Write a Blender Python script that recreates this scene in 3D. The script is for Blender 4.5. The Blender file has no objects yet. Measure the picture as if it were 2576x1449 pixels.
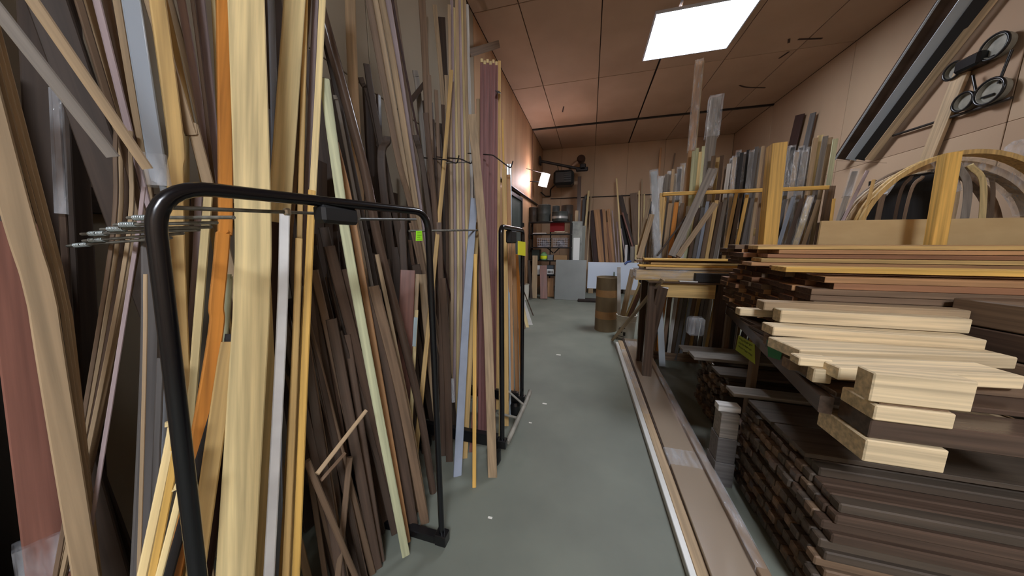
import bpy, bmesh, math, random
import numpy as np
from mathutils import Vector, Matrix
random.seed(7)
SC = bpy.context.scene
COL = SC.collection
# ------------------------------------------------------------------ camera
F = 720.0; VX, VY = 1486.0, 612.0; CX, CY = 1288.0, 724.5; H = 1.5   # pixels of a 2576 x 1449 frame
_p = math.atan((CY - VY) / F)
_d = np.array([VX - CX, VY - CY, F]); _d /= np.linalg.norm(_d)
_up = np.array([0, -math.cos(_p), -math.sin(_p)])
_fw = _d - _up * (_d @ _up); _fw /= np.linalg.norm(_fw)
R = np.array([np.cross(_fw, _up), _fw, _up])
cam = bpy.data.objects.new('camera', bpy.data.cameras.new('camera')); COL.objects.link(cam)
_m = np.column_stack([R @ [1, 0, 0], R @ [0, -1, 0], R @ [0, 0, -1]])
cam.matrix_world = Matrix.Translation((0, 0, H)) @ Matrix(_m.tolist()).to_4x4()
cam.data.sensor_width = 36; cam.data.lens = 36 * F / 2576; cam.data.clip_start = .02
SC.camera = cam
# ------------------------------------------------------------------ world, lights, exposure
SC.view_settings.view_transform = 'Standard'; SC.view_settings.look = 'None'
SC.view_settings.gamma = 1; SC.view_settings.use_curve_mapping = False
SC.view_settings.exposure = 1.1
W = bpy.data.worlds.new('world'); SC.world = W; W.use_nodes = True
W.node_tree.nodes['Background'].inputs[0].default_value = (.6, .55, .5, 1)
W.node_tree.nodes['Background'].inputs[1].default_value = .05
SKY_FAR, SKY_NEAR = 17.0, 34.0      # roof light panels over the far rack and behind the camera
TUBE_STRENGTH = 50.0     # fluorescent tubes on the left wall

# ------------------------------------------------------------------ helpers
def ray(x, y): return R @ np.array([x - CX, y - CY, F])
O = np.array([0, 0, H])
def on_z(x, y, z=0): v = ray(x, y); return O + v * ((z - H) / v[2])
def on_y(x, y, Y): v = ray(x, y); return O + v * (Y / v[1])
def on_x(x, y, a, b=0.0): v = ray(x, y); return O + v * ((a - b * H) / (v[0] + b * v[2]))   # plane X = a - b z
def proj(P):
    c = R.T @ (np.array(P) - O); return np.array([CX + F * c[0] / c[2], CY + F * c[1] / c[2]])
def lin(c): return tuple(((v / 255) / 12.92 if v <= 10 else ((v / 255 + .055) / 1.055) ** 2.4) for v in c)

def tag(o, label=None, cat=None, group=None, kind=None):
    if label: o['label'] = label
    if cat: o['category'] = cat
    if group: o['group'] = group
    if kind: o['kind'] = kind
    return o
def link(name, me, mat=None, parent=None):
    o = bpy.data.objects.new(name, me); COL.objects.link(o)
    if mat is not None and me is not None and not me.materials: me.materials.append(mat)
    if parent: o.parent = parent
    return o
def empty(name, loc, label, cat, group=None):
    o = bpy.data.objects.new(name, None); COL.objects.link(o); o.location = loc
    o.empty_display_size = .1
    return tag(o, label, cat, group)

_mats = {}
def mat(name, col, rough=.6, metal=0, emit=0, alpha=1, spec=.5):
    if name in _mats: return _mats[name]
    m = bpy.data.materials.new(name); m.use_nodes = True; b = m.node_tree.nodes['Principled BSDF']
    c = (*lin(col), 1)
    b.inputs['Base Color'].default_value = c; b.inputs['Roughness'].default_value = rough
    b.inputs['Metallic'].default_value = metal; b.inputs['Specular IOR Level'].default_value = spec
    if emit:
        b.inputs['Emission Color'].default_value = c; b.inputs['Emission Strength'].default_value = emit
    _mats[name] = m; return m
def noisy(name, col, col2, scale, rough=.7, sc=(1, 1, 1), coord='Object', bump=.0, vary=.0, spec=.35, lo=.35, hi=.65, detail=5):
    if name in _mats: return _mats[name]
    m = bpy.data.materials.new(name); m.use_nodes = True; nt = m.node_tree; b = nt.nodes['Principled BSDF']
    N = nt.nodes.new; L = nt.links.new
    tc = N('ShaderNodeTexCoord'); mp = N('ShaderNodeMapping'); mp.inputs['Scale'].default_value = sc
    L(tc.outputs[coord], mp.inputs[0])
    oi = N('ShaderNodeObjectInfo')
    if vary:
        ad = N('ShaderNodeVectorMath'); ad.operation = 'ADD'; mu = N('ShaderNodeMath'); mu.operation = 'MULTIPLY'; mu.inputs[1].default_value = 37
        L(oi.outputs['Random'], mu.inputs[0]); L(mp.outputs[0], ad.inputs[0]); L(mu.outputs[0], ad.inputs[1]); vec = ad.outputs[0]
    else: vec = mp.outputs[0]
    no = N('ShaderNodeTexNoise'); no.inputs['Scale'].default_value = scale; no.inputs['Detail'].default_value = detail
    L(vec, no.inputs['Vector'])
    rp = N('ShaderNodeValToRGB'); rp.color_ramp.elements[0].position = lo; rp.color_ramp.elements[1].position = hi
    rp.color_ramp.elements[0].color = (*lin(col2), 1); rp.color_ramp.elements[1].color = (*lin(col), 1)
    L(no.outputs['Fac'], rp.inputs[0]); out = rp.outputs[0]
    if vary:
        hs = N('ShaderNodeHueSaturation'); mr = N('ShaderNodeMapRange')
        mr.inputs['To Min'].default_value = 1 - vary; mr.inputs['To Max'].default_value = 1 + vary * .6
        L(oi.outputs['Random'], mr.inputs['Value']); L(mr.outputs[0], hs.inputs['Value']); L(out, hs.inputs['Color']); out = hs.outputs[0]
    L(out, b.inputs['Base Color']); b.inputs['Roughness'].default_value = rough; b.inputs['Specular IOR Level'].default_value = spec
    if bump:
        bp = N('ShaderNodeBump'); bp.inputs['Strength'].default_value = bump; bp.inputs['Distance'].default_value = .01
        L(no.outputs['Fac'], bp.inputs['Height']); L(bp.outputs[0], b.inputs['Normal'])
    _mats[name] = m; return m
PAL = dict(cream=(238, 214, 156), pine=(216, 180, 116), tan=(184, 158, 124), brown=(130, 106, 84), dark=(76, 62, 52), grey=(150, 142, 132),
           orange=(216, 142, 62), red=(160, 114, 82), white=(226, 224, 220), lav=(184, 164, 164), blue=(156, 166, 182), green=(204, 206, 166),
           maroon=(66, 42, 36), cedar=(198, 150, 104), yellow=(238, 190, 100), walnut=(92, 74, 62), black=(40, 38, 38), clay=(142, 96, 82), mauve=(140, 96, 92),
           slate=(104, 100, 98), maple=(236, 213, 172), umber=(92, 80, 68))
def wood(k, rough=.6):
    c = PAL[k]; d = tuple(int(v * .76) for v in c)
    return noisy('wood_' + k, c, d, 1.0, rough, sc=(55, 55, 1.6), vary=.16, bump=.06, lo=.3, hi=.68)
def paint(k): return noisy('paint_' + k, PAL[k], tuple(int(v * .9) for v in PAL[k]), 6, .45, vary=.06)
def plastic():
    if 'plastic' in _mats: return _mats['plastic']
    m = bpy.data.materials.new('clear_plastic'); m.use_nodes = True; nt = m.node_tree; N = nt.nodes.new; L = nt.links.new
    for n in list(nt.nodes): nt.nodes.remove(n)
    out = N('ShaderNodeOutputMaterial'); tr = N('ShaderNodeBsdfTransparent'); gl = N('ShaderNodeBsdfPrincipled')
    gl.inputs['Base Color'].default_value = (.75, .77, .8, 1); gl.inputs['Roughness'].default_value = .12
    mx = N('ShaderNodeMixShader'); no = N('ShaderNodeTexNoise'); no.inputs['Scale'].default_value = 22; no.inputs['Detail'].default_value = 4
    tc = N('ShaderNodeTexCoord'); mp = N('ShaderNodeMapping'); mp.inputs['Scale'].default_value = (1, 1, .3)
    L(tc.outputs['Object'], mp.inputs[0]); L(mp.outputs[0], no.inputs['Vector'])
    mr = N('ShaderNodeMapRange'); mr.inputs[1].default_value = .35; mr.inputs[2].default_value = .7; mr.inputs[3].default_value = .04; mr.inputs[4].default_value = .42
    L(no.outputs['Fac'], mr.inputs[0]); L(mr.outputs[0], mx.inputs[0])
    bp = N('ShaderNodeBump'); bp.inputs['Strength'].default_value = .7; bp.inputs['Distance'].default_value = .02
    L(no.outputs['Fac'], bp.inputs['Height']); L(bp.outputs[0], gl.inputs['Normal'])
    L(tr.outputs[0], mx.inputs[1]); L(gl.outputs[0], mx.inputs[2]); L(mx.outputs[0], out.inputs[0])
    _mats['plastic'] = m; return m
BLACK = lambda: mat('black_metal', (16, 16, 18), .28)
STEEL = lambda: mat('steel', (120, 122, 120), .4, .8)
DSTEEL = lambda: noisy('dark_steel', (52, 46, 42), (34, 30, 28), 9, .5)

# profiles in (width, thickness) units of 1
def prof(kind, w, t):
    if kind == 'round':
        return [(w / 2 * math.cos(a), w / 2 * math.sin(a)) for a in [i * math.tau / 14 for i in range(14)]]
    if kind == 'mould':      # stepped and coved moulding
        q = [(-.5, .5), (.5, .5), (.5, .1), (.42, -.05), (.40, -.3), (.30, -.5), (.12, -.42), (0, -.15), (-.2, -.25), (-.34, -.5), (-.5, -.5)]
        return [(a * w, b * t) for a, b in q]
    c = min(.003, t * .2, w * .2)
    x, y = w / 2, t / 2
    return [(-x + c, -y), (x - c, -y), (x, -y + c), (x, y - c), (x - c, y), (-x + c, y), (-x, y - c), (-x, -y + c)]
def sweep_bm(bm, path, u0, pr, smooth=False, scales=None, closed=False):
    """sweep a closed profile along path points (Vectors)"""
    rings = []; n = len(path)
    for i, p in enumerate(path):
        a = path[max(i - 1, 0)]; b = path[min(i + 1, n - 1)]
        t = (b - a).normalized(); u = (u0 - t * u0.dot(t)).normalized(); v = t.cross(u)
        if smooth and i > 0: u0 = u
        s = scales[i] if scales else 1
        rings.append([bm.verts.new(p + u * (x * s) + v * (y * s)) for x, y in pr])
    k = len(pr)
    for i in range(n - 1):
        for j in range(k):
            f = bm.faces.new((rings[i][j], rings[i][(j + 1) % k], rings[i + 1][(j + 1) % k], rings[i + 1][j])); f.smooth = smooth
    for r in (rings[0][::-1], rings[-1]):
        f = bm.faces.new(r)
        for e in f.edges: e.smooth = False
    return rings
def mesh(bm, name):
    bmesh.ops.recalc_face_normals(bm, faces=bm.faces)
    me = bpy.data.meshes.new(name); bm.to_mesh(me); bm.free(); return me
def box_bm(bm, x0, x1, y0, y1, z0, z1, bev=.003):
    vs = [bm.verts.new((x, y, z)) for z in (z0, z1) for y in (y0, y1) for x in (x0, x1)]
    fs = [bm.faces.new([vs[i] for i in q]) for q in ((0, 2, 3, 1), (4, 5, 7, 6), (0, 1, 5, 4), (2, 6, 7, 3), (0, 4, 6, 2), (1, 3, 7, 5))]
    if bev:
        es = set(e for f in fs for e in f.edges)
        bmesh.ops.bevel(bm, geom=list(es), offset=bev, segments=1, affect='EDGES')
def box(name, x0, x1, y0, y1, z0, z1, m, parent=None, bev=.003, long='z', end=None):
    """box whose local z axis is its long direction so that the grain runs along it"""
    c = Vector(((x0 + x1) / 2, (y0 + y1) / 2, (z0 + z1) / 2)); d = (x1 - x0, y1 - y0, z1 - z0)
    bm = bmesh.new()
    if long == 'x': hx, hy, hz = d[2] / 2, d[1] / 2, d[0] / 2; M = Matrix(((0, 0, 1), (0, 1, 0), (-1, 0, 0)))
    elif long == 'y': hx, hy, hz = d[0] / 2, d[2] / 2, d[1] / 2; M = Matrix(((1, 0, 0), (0, 0, 1), (0, -1, 0)))
    else: hx, hy, hz = d[0] / 2, d[1] / 2, d[2] / 2; M = Matrix.Identity(3)
    box_bm(bm, -hx, hx, -hy, hy, -hz, hz, bev)
    me = mesh(bm, name); o = link(name, me, m)
    if end:
        me.materials.append(end)
        for f in me.polygons:
            if abs(f.normal.z) > .9: f.material_index = 1
    mw = Matrix.Translation(c) @ M.to_4x4()
    put(o, mw, parent); return o
def put(o, mw, parent=None):
    if parent is not None:
        o.parent = parent
        pm = Matrix.Translation(parent.location) if parent.parent is None else parent_world(parent)
        o.matrix_parent_inverse = Matrix.Identity(4); o['_mw'] = 0; del o['_mw']
        o.matrix_basis = pm.inverted() @ mw
    else: o.matrix_basis = mw
def parent_world(p):
    m = p.matrix_basis.copy()
    q = p.parent
    while q is not None: m = q.matrix_basis @ m; q = q.parent
    return m
def put(o, mw, parent=None):
    if parent is not None:
        o.parent = parent; o.matrix_basis = parent_world(parent).inverted() @ mw
    else: o.matrix_basis = mw
def tube(name, pts, r, m, parent=None, n=12, fillet=0):
    """round tube through world points; origin at first point"""
    pts = [Vector(p) for p in pts]
    if fillet:
        q = [pts[0]]
        for i in range(1, len(pts) - 1):
            a, b, c = pts[i - 1], pts[i], pts[i + 1]; p0 = b + (a - b).normalized() * fillet; p1 = b + (c - b).normalized() * fillet
            for k in range(9):
                t = k / 8; q.append(p0 * (1 - t) ** 2 + b * 2 * t * (1 - t) + p1 * t * t)
        q.append(pts[-1]); pts = q
    o0 = pts[0].copy(); bm = bmesh.new()
    t = (pts[1] - pts[0]).normalized(); u = t.orthogonal().normalized()
    pr = [(r * math.cos(i * math.tau / n), r * math.sin(i * math.tau / n)) for i in range(n)]
    sweep_bm(bm, [p - o0 for p in pts], u, pr, True)
    o = link(name, mesh(bm, name), m); put(o, Matrix.Translation(o0), parent); return o
def lathe(name, pr, loc, m, parent=None, n=28, cap=True):
    bm = bmesh.new(); rs = []
    for r, z in pr: rs.append([bm.verts.new((r * math.cos(i * math.tau / n), r * math.sin(i * math.tau / n), z)) for i in range(n)])
    for a, b in zip(rs, rs[1:]):
        for i in range(n):
            f = bm.faces.new((a[i], a[(i + 1) % n], b[(i + 1) % n], b[i])); f.smooth = True
    if cap: bm.faces.new(rs[0][::-1]); bm.faces.new(rs[-1])
    for f in bm.faces:
        if len(f.verts) > 4:
            for e in f.edges: e.smooth = False
    for e in bm.edges:
        if len(e.link_faces) == 2:
            f0, f1 = e.link_faces; f0.normal_update(); f1.normal_update()
            if f0.normal.length and f1.normal.length and f0.normal.angle(f1.normal) > .7: e.smooth = False
    o = link(name, mesh(bm, name), m); put(o, Matrix.Translation(loc), parent); return o

def stick(name, pts, w, t, m, kind='flat', face=None, twist=0, parent=None, seg=8, extra=None):
    """a board, batten or moulding through 2..4 world points, bottom first. face = direction the wide face looks to"""
    P = [Vector(p) for p in pts]
    ax = (P[-1] - P[0]).normalized()
    if face is None: face = Vector((0, 0, H)) - (P[0] + P[-1]) / 2
    n = Vector(face); n = (n - ax * n.dot(ax)).normalized()
    if twist: n = Matrix.Rotation(math.radians(twist), 3, ax) @ n
    u = n.cross(ax).normalized() * -1
    # frame: X = u, Y = -n, Z = ax
    X = u; Z = ax; Y = Z.cross(X)
    Mw = Matrix((X, Y, Z)).transposed()
    inv = Mw.transposed(); loc = [inv @ (p - P[0]) for p in P]
    if len(loc) > 2:       # smooth curve through the points
        q = []
        ext = [loc[0] * 2 - loc[1]] + loc + [loc[-1] * 2 - loc[-2]]
        for i in range(1, len(ext) - 2):
            for k in range(seg):
                s = k / seg; p0, p1, p2, p3 = ext[i - 1:i + 3]
                q.append(.5 * ((2 * p1) + (p2 - p0) * s + (2 * p0 - 5 * p1 + 4 * p2 - p3) * s * s + (3 * p1 - p0 - 3 * p2 + p3) * s ** 3))
        q.append(loc[-1]); loc = q
    bm = bmesh.new(); sweep_bm(bm, loc, Vector((1, 0, 0)), prof(kind, w, t), kind == 'round')
    o = link(name, mesh(bm, name), m); put(o, Matrix.Translation(P[0]) @ Mw.to_4x4(), parent)
    return o
def px_width(p, ax, wpx, twist=0):
    """real width of a board that covers wpx pixels across at point p"""
    p = Vector(p); n = Vector((0, 0, H)) - p; n = (n - ax * n.dot(ax)).normalized()
    if twist: n = Matrix.Rotation(math.radians(twist), 3, ax) @ n
    u = n.cross(ax).normalized(); e = .005
    d = proj(p + u * e) - proj(p - u * e); axd = proj(p + ax * e) - proj(p - ax * e)
    # horizontal extent at constant y
    k = d[0] - axd[0] * d[1] / axd[1] if abs(axd[1]) > 1e-6 else np.hypot(*d)
    return wpx * 2 * e / max(abs(k), 1e-6)

ORD = ['leftmost', 'second', 'third', 'fourth', 'fifth', 'sixth', 'seventh', 'eighth', 'ninth', 'tenth', 'eleventh', 'twelfth', 'thirteenth',
       'fourteenth', 'fifteenth', 'sixteenth', 'seventeenth', 'eighteenth']
def nth(i): return 'leftmost' if i == 0 else ORD[i] + ' from left'

# ------------------------------------------------------------------ room shell
XL, XR, YB, YF, ZC = -1.68, 3.85, 10.15, -5.2, 4.6
CONC = noisy('concrete', (124, 128, 116), (106, 110, 100), 1.6, .55, bump=.03, lo=.3, hi=.7, spec=.35)
DARKJ = mat('dark_joint', (38, 26, 22), .9)
CEILM = noisy('ceiling_paper', (186, 156, 132), (172, 142, 118), 1.1, .8, vary=.05, lo=.3, hi=.7)
WALLB = noisy('wall_back_plywood', (188, 160, 132), (172, 144, 116), 1.3, .75, sc=(1, 1, .3), vary=.04, lo=.3, hi=.7)
WALLL = noisy('wall_left_plywood', (190, 152, 116), (162, 124, 92), 1.6, .6, sc=(1, 2, .25), vary=.05, lo=.3, hi=.7)
WALLR = noisy('wall_right_plywood', (172, 148, 122), (156, 128, 104), .6, .8, sc=(1, 1, .4), vary=.06, lo=.3, hi=.7)
WALLG = noisy('wall_grey_plaster', (156, 142, 122), (140, 128, 108), 1.4, .8, sc=(1, 1, .4), vary=.04, lo=.3, hi=.7)
def slab(name, x0, x1, y0, y1, z0, z1, m):
    bm = bmesh.new(); box_bm(bm, x0, x1, y0, y1, z0, z1, 0)
    return tag(link(name, mesh(bm, name), m), kind='structure')
slab('floor', XL - .2, XR + .2, YF - .2, YB + .2, -.2, 0, CONC)
ceil = slab('ceiling', XL - .2, XR + .2, YF - .2, YB + .2, ZC + .03, ZC + .2, DARKJ)
wl = slab('wall_left', XL - .2, XL - .015, YF, YB, 0, ZC + .03, DARKJ)
wr = slab('wall_right', XR + .015, XR + .2, YF, YB, 0, ZC + .03, DARKJ)
wb = slab('wall_back', XL - .2, XR + .2, YB + .015, YB + .2, 0, ZC + .03, DARKJ)
slab('wall_front', XL - .2, XR + .2, YF - .2, YF, 0, ZC + .03, WALLR)
SKY1 = (.72, 1.97, 4.75, 5.82); SKY2 = (.72, 1.97, -4.1, -2.4)
def panel(name, p, a, b, c, d, e, f, m):
    o = box(name, a, b, c, d, e, f, m, p, .004); return o
xs = [XL, -1.04, .02, 1.02, 2.08, 3.1, XR]; ys = [YF, -4.25, -2.15, -.05, 2.05, 4.15, 6.2, 8.3, YB]
for i in range(6):
    for j in range(8):
        x0, x1, y0, y1 = xs[i] + .006, xs[i + 1] - .006, ys[j] + .006, ys[j + 1] - .006
        if abs(x1 - 1.02) < .05 or abs(x0 - 1.02) < .05: x0 += .012 * (i == 3); x1 -= .012 * (i == 2)
        if j == 7: y0 += .01
        if j == 6: y1 -= .01
        panel('ceiling_panel', ceil, x0, x1, y0, y1, ZC, ZC + .03, CEILM)
for i in range(6): panel('wall_panel', wb, xs[i] + .002, xs[i + 1] - .002, YB, YB + .015, 0, ZC, WALLB)
for y0, y1 in zip(ys, ys[1:]):
    for z0, z1 in ((0, 2.66), (2.66, ZC)):
        if not (y0 == 6.2 and z0 == 0) and not (y0 == 4.15 and z0 == 0):
            panel('wall_panel', wl, XL - .015, XL, y0 + .004, y1 - .004, z0 + .003, z1 - .003, WALLG if y0 < 4 else WALLL)
        panel('wall_panel', wr, XR, XR + .015, y0 + .004, y1 - .004, z0 + .001, z1 - .001, WALLR)
# lower left wall with the dark doorway
panel('wall_panel', wl, XL - .015, XL, 4.154, 5.55, .003, 2.657, WALLL)
panel('wall_panel', wl, XL - .015, XL, 7.0, 8.296, .003, 2.657, WALLL)
door = box('door_1', XL - .014, XL + .02, 5.62, 6.93, .01, 2.5, noisy('door_grey', (84, 92, 88), (70, 78, 74), 2, .5), None)
tag(door, kind='structure')
for y0, y1, z0, z1 in ((5.55, 5.63, 0, 2.58), (6.92, 7.0, 0, 2.58), (5.63, 6.92, 2.5, 2.58)):
    box('door_frame', XL - .012, XL + .05, y0, y1, z0, z1, mat('door_frame_black', (26, 28, 27), .5), door)
# trim: pipe-like rail on the left wall and dark purlin under the ceiling
tag(tube('trim_1', [(XL + .03, 4.4, 2.68), (XL + .03, YB - .06, 2.68)], .022, DSTEEL()), kind='structure')
tag(box('trim_2', XL, XR, 8.28, 8.33, ZC - .035, ZC + .001, DSTEEL(), long='x'), kind='structure')
tag(box('trim_3', XL, XL + .02, 8.28, 8.33, 0, ZC - .036, mat('trim_brown', (120, 84, 62), .7)), kind='structure')
tag(stick('trim_4', [on_x(1178, 134, XL + .04), on_x(1252, 112, XL + .22)], .09, .06, wood('brown')), kind='structure')
# roof lights
def roof_light(q, label, power):
    x0, x1, y0, y1 = q
    r = empty('roof_light', ((x0 + x1) / 2, (y0 + y1) / 2, ZC - .02), label, 'ceiling light')
    box('diffuser', x0 + .02, x1 - .02, y0 + .02, y1 - .02, ZC - .03, ZC - .002, mat('roof_light_diffuser_%d' % power, (238, 244, 255), .5, emit=power), r, .002)
    fm = mat('light_frame', (200, 205, 220), .5)
    for a in ((x0, x0 + .02, y0, y1), (x1 - .02, x1, y0, y1), (x0 + .02, x1 - .02, y0, y0 + .02), (x0 + .02, x1 - .02, y1 - .02, y1)):
        box('frame', *a, ZC - .035, ZC - .001, fm, r, .002)
roof_light(SKY1, 'bright white rectangular light panel in the brown ceiling over the right rack', SKY_FAR)
roof_light(SKY2, 'bright white rectangular light panel in the ceiling above the near end of the aisle', SKY_NEAR)
# dark scuffs on the ceiling, thin torn paper strips
for pts in ([(1860, 215), (1880, 220), (1925, 221)], [(1985, 98), (1984, 108)], [(2008, 99), (2068, 97)], [(1960, 147), (1985, 130)], [(1418, 268), (1415, 282)]):
    P = [on_z(x, y, ZC - .004) for x, y in pts]
    o = stick('torn_ceiling_paper', P, .03, .004, mat('torn_paper', (62, 42, 34), .9), face=(0, 0, -1))
    o.parent = ceil
#PART2
# ------------------------------------------------------------------ left: long boards standing between the wall and the aisle
def B(label, col, w, a, pts, b=.05, t=.018, kind='flat', twist=None, top=None, end=False, group=None, cat='board', name='lumber_board', m=None, rough=.6, wrap=None):
    """pts: pixels from top to bottom on the sloping plane X = -a - b z; bottoms run on to the floor unless end"""
    P = [Vector(on_x(x, y, -a, b)) for x, y in pts][::-1]
    if twist is None: twist = random.uniform(-14, 14)
    ax = (P[-1] - P[0]).normalized()
    k = len(P) // 2 if len(P) > 2 else 0
    mid = P[k] if len(P) > 2 else (P[0] + P[1]) / 2
    wd = px_width(mid, ax, w, twist)
    if not end:
        d = P[0] - P[1]
        if d.z < -.01: P[0] = P[0] + d * ((P[0].z - .012) / -d.z)
    if pts[0][1] < 135 or top:
        d = P[-1] - P[-2]; z = top or max(random.uniform(2.75, 3.3), P[-1].z + random.uniform(.25, .55))
        if d.z > .01 and z > P[-1].z: P[-1] = P[-1] + d * ((z - P[-1].z) / d.z)
    P[0].x = min(P[0].x, -.02)
    for p in P: p.x = max(p.x, XL + .04)
    o = stick(name, P, wd, min(t, max(wd * .8, .004)), m or wood(col, rough), kind, twist=twist)
    tag(o, label, cat, group)
    if wrap:     # clear plastic sleeve over a stretch, pixels again
        Q = [Vector(on_x(x, y, -a, b)) for x, y in wrap][::-1]
        s = stick('plastic_wrap', Q, wd * 1.25 + .006, t * 1.6 + .008, plastic(), twist=twist)
        mw = s.matrix_basis.copy(); put(s, mw, o)
    return o
# --- the near bay, from the left edge to the black hoop
for i, (dx, w) in enumerate(((0, 80), (50, 12), (64, 12), (77, 12))):
    B(['broad tan board bending down the left edge, front of its four', 'thin tan board edge just right of the broad bent tan board',
       'middle thin tan edge in the bent stack at the left', 'outermost thin tan edge of the bent stack at the left, beside the dark gap'][i], 'tan', w, 1.10 + .012 * i,
      [(-100 + dx, 0), (5 + dx, 400), (98 + dx - 4 * i, 725), (140 + dx - 6 * i, 975), (205 + dx - 13 * i, 1380)], b=.03, t=.012, twist=0)
B('broad smooth red-brown panel leaning at the bottom left corner, foot in plastic', 'clay', 150, 1.28, [(30, 560), (78, 930), (135, 1420)], t=.03, twist=0, rough=.35,
  wrap=[(126, 1340), (140, 1440)], name='door_panel', cat='panel')
B('black-brown panel added as shade in the bottom left corner behind the red-brown panel', 'black', 150, 1.45, [(-60, 620), (20, 1440)], t=.02, twist=0, name='door_panel', cat='panel')  # panel added; its black stands in for the unlit corner
B('dark brown panel behind the crossing timbers in the upper left corner', 'dark', 120, 1.50, [(105, 20), (135, 600)], b=.02, t=.03, twist=0, name='door_panel', cat='panel')
B('narrow dark board wrapped in shiny plastic beside the dark cavity at upper left', 'walnut', 22, 1.44, [(128, 30), (160, 560)], b=.02, rough=.2, wrap=[(146, 230), (160, 540)])
B('grey weathered timber slanting across the upper left corner', 'grey', 42, 1.06, [(-10, 20), (285, 395)], b=.02, t=.03, twist=0, end=True, cat='timber', name='timber')
B('long light tan batten slanting above the grey timber at upper left', 'tan', 34, 1.00, [(95, 20), (372, 425)], b=.02, t=.02, twist=0, end=True)
for i, (x0, x1, c) in enumerate(((205, 318, 'brown'), (228, 332, 'tan'), (250, 343, 'lav'), (274, 353, 'brown'), (298, 360, 'tan'), (318, 366, 'brown'))):
    B('%s of the six slim strips fanning out behind the light slanting batten' % nth(i), c, 21, 1.20 + .03 * (i % 2), [(x0, 25), (x1, 400)], b=.02, t=.012)
for i, (x, c) in enumerate(((0, 'brown'), (14, 'tan'), (27, 'walnut'), (38, 'tan'), (52, 'tan'), (64, 'brown'))):
    B('%s of the narrow strips leaning left below the slanting timbers' % nth(i), c, 13, 1.22 + .02 * (i % 3), [(292 + x, 330), (265 + x, 725), (225 + x * .8, 950)], b=.0, t=.014)
B('slim lavender grey strip just left of the black hoop post', 'lav', 13, 1.12, [(362, 470), (325, 725), (300, 880)], b=.02)
B('wide grey moulding in shiny plastic bowing down to the hoop corner', 'blue', 46, 1.05, [(340, 60), (368, 240), (400, 440), (432, 620), (430, 760)], t=.02, twist=-8, rough=.25, m=mat('grey_film', (150, 158, 166), .22),
  wrap=[(388, 390), (404, 470)])
B('grey-brown board standing behind the near hoop post', 'slate', 46, 1.00, [(378, 560), (372, 1000), (352, 1400)], twist=4)
B('bluish grey board edge right behind the near hoop post', 'slate', 20, .97, [(405, 900), (395, 1130), (385, 1400)], twist=-10)
B('thin yellowish strip along the left side of the near hoop post', 'tan', 11, .96, [(366, 690), (362, 1000), (356, 1200)])
B('yellow streaked pine board rising behind the hoop corner', 'pine', 42, 1.03, [(402, 55), (430, 250), (441, 440), (447, 700), (458, 950)], twist=6)
B('tan board crossing to the right above the hoop corner', 'tan', 32, 1.04, [(395, 55), (452, 250), (515, 430), (548, 560)], twist=4)
B('cream strip rising behind the hoop corner right of the yellow pine board', 'cream', 22, 1.08, [(452, 300), (466, 480), (462, 760)], twist=0)
B('pine strip above the hoop between the tan board and the lavender strips', 'pine', 16, 1.10, [(418, 55), (480, 300), (512, 480)], twist=0)
B('pale strip close to the left of the orange board above the hoop', 'cream', 12, 1.15, [(536, 66), (548, 250), (552, 440)], twist=0)
B('short tan board between the pine board and the lavender strips', 'tan', 20, 1.16, [(430, 55), (470, 160), (500, 330)], twist=0)
B('lavender strip left of the orange board, left one of two', 'lav', 22, 1.12, [(462, 60), (500, 250), (528, 430)])
B('lavender strip left of the orange board, right one of two', 'lav', 24, 1.13, [(505, 66), (528, 250), (540, 440)])
B('thin brown strip between the two lavender strips', 'brown', 10, 1.10, [(488, 66), (515, 250), (533, 440)])
B('cream strip behind the hoop, below the lavender strips', 'cream', 24, 1.02, [(525, 480), (505, 725), (478, 1060)], twist=5)
B('pale pinkish strip behind the hoop, left of the cream strip', 'lav', 20, 1.06, [(500, 490), (488, 725), (470, 960)])
B('brown strip behind the hoop between two pale ones', 'brown', 12, 1.09, [(487, 490), (474, 725), (462, 1000)])
B('bent orange board left of the widest pine plank', 'orange', 37, .93, [(562, 60), (567, 430), (560, 600), (545, 760), (525, 950), (482, 1190)], t=.02, twist=4, rough=.4)
B('widest pale pine plank, full height behind the black hoop', 'cream', 93, .87, [(622, 70), (635, 450), (635, 725), (622, 975), (597, 1380)], t=.022, twist=0, rough=.55)
B('pale grey-green strip between the orange board and the widest plank', 'green', 20, .98, [(573, 690), (567, 820), (555, 950)], twist=0)
B('dark board crossing low behind the widest plank', 'black', 24, .92, [(578, 840), (545, 1000), (485, 1220)], twist=0)
B('ochre board leaning low left of the widest plank', 'pine', 46, .90, [(578, 860), (550, 1040), (508, 1330)], twist=4)
B('dark red-brown board low between the ochre board and the widest plank', 'maroon', 30, .95, [(578, 1060), (535, 1330)])
B('bluish white strip right of the widest plank at the top', 'blue', 18, .98, [(682, 70), (690, 300), (692, 480)], rough=.3)
B('broad tan board fanning out right of the widest plank at the top', 'cream', 56, .93, [(735, 80), (720, 300), (700, 560)], twist=10)
B('brown board edge right of the fanning tan board', 'brown', 20, .95, [(768, 90), (752, 300), (728, 560)])
B('dark red-brown strip painting the shadow gap right of the widest plank', 'maroon', 30, .93, [(692, 560), (683, 800), (655, 1380)], twist=0)  # maroon colour paints the shadow beside the plank
B('narrow white primed strip standing right of the widest plank', 'white', 27, .86, [(716, 540), (712, 725), (700, 1000), (680, 1380)], m=paint('white'), twist=0, t=.02)
B('slim tan batten behind the hoop bar, left of the cream batten', 'pine', 14, .93, [(766, 85), (757, 450), (745, 800), (728, 1100)])
B('violet grey strip between two slim battens at the top', 'lav', 15, .96, [(790, 90), (780, 330), (770, 560)])
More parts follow.
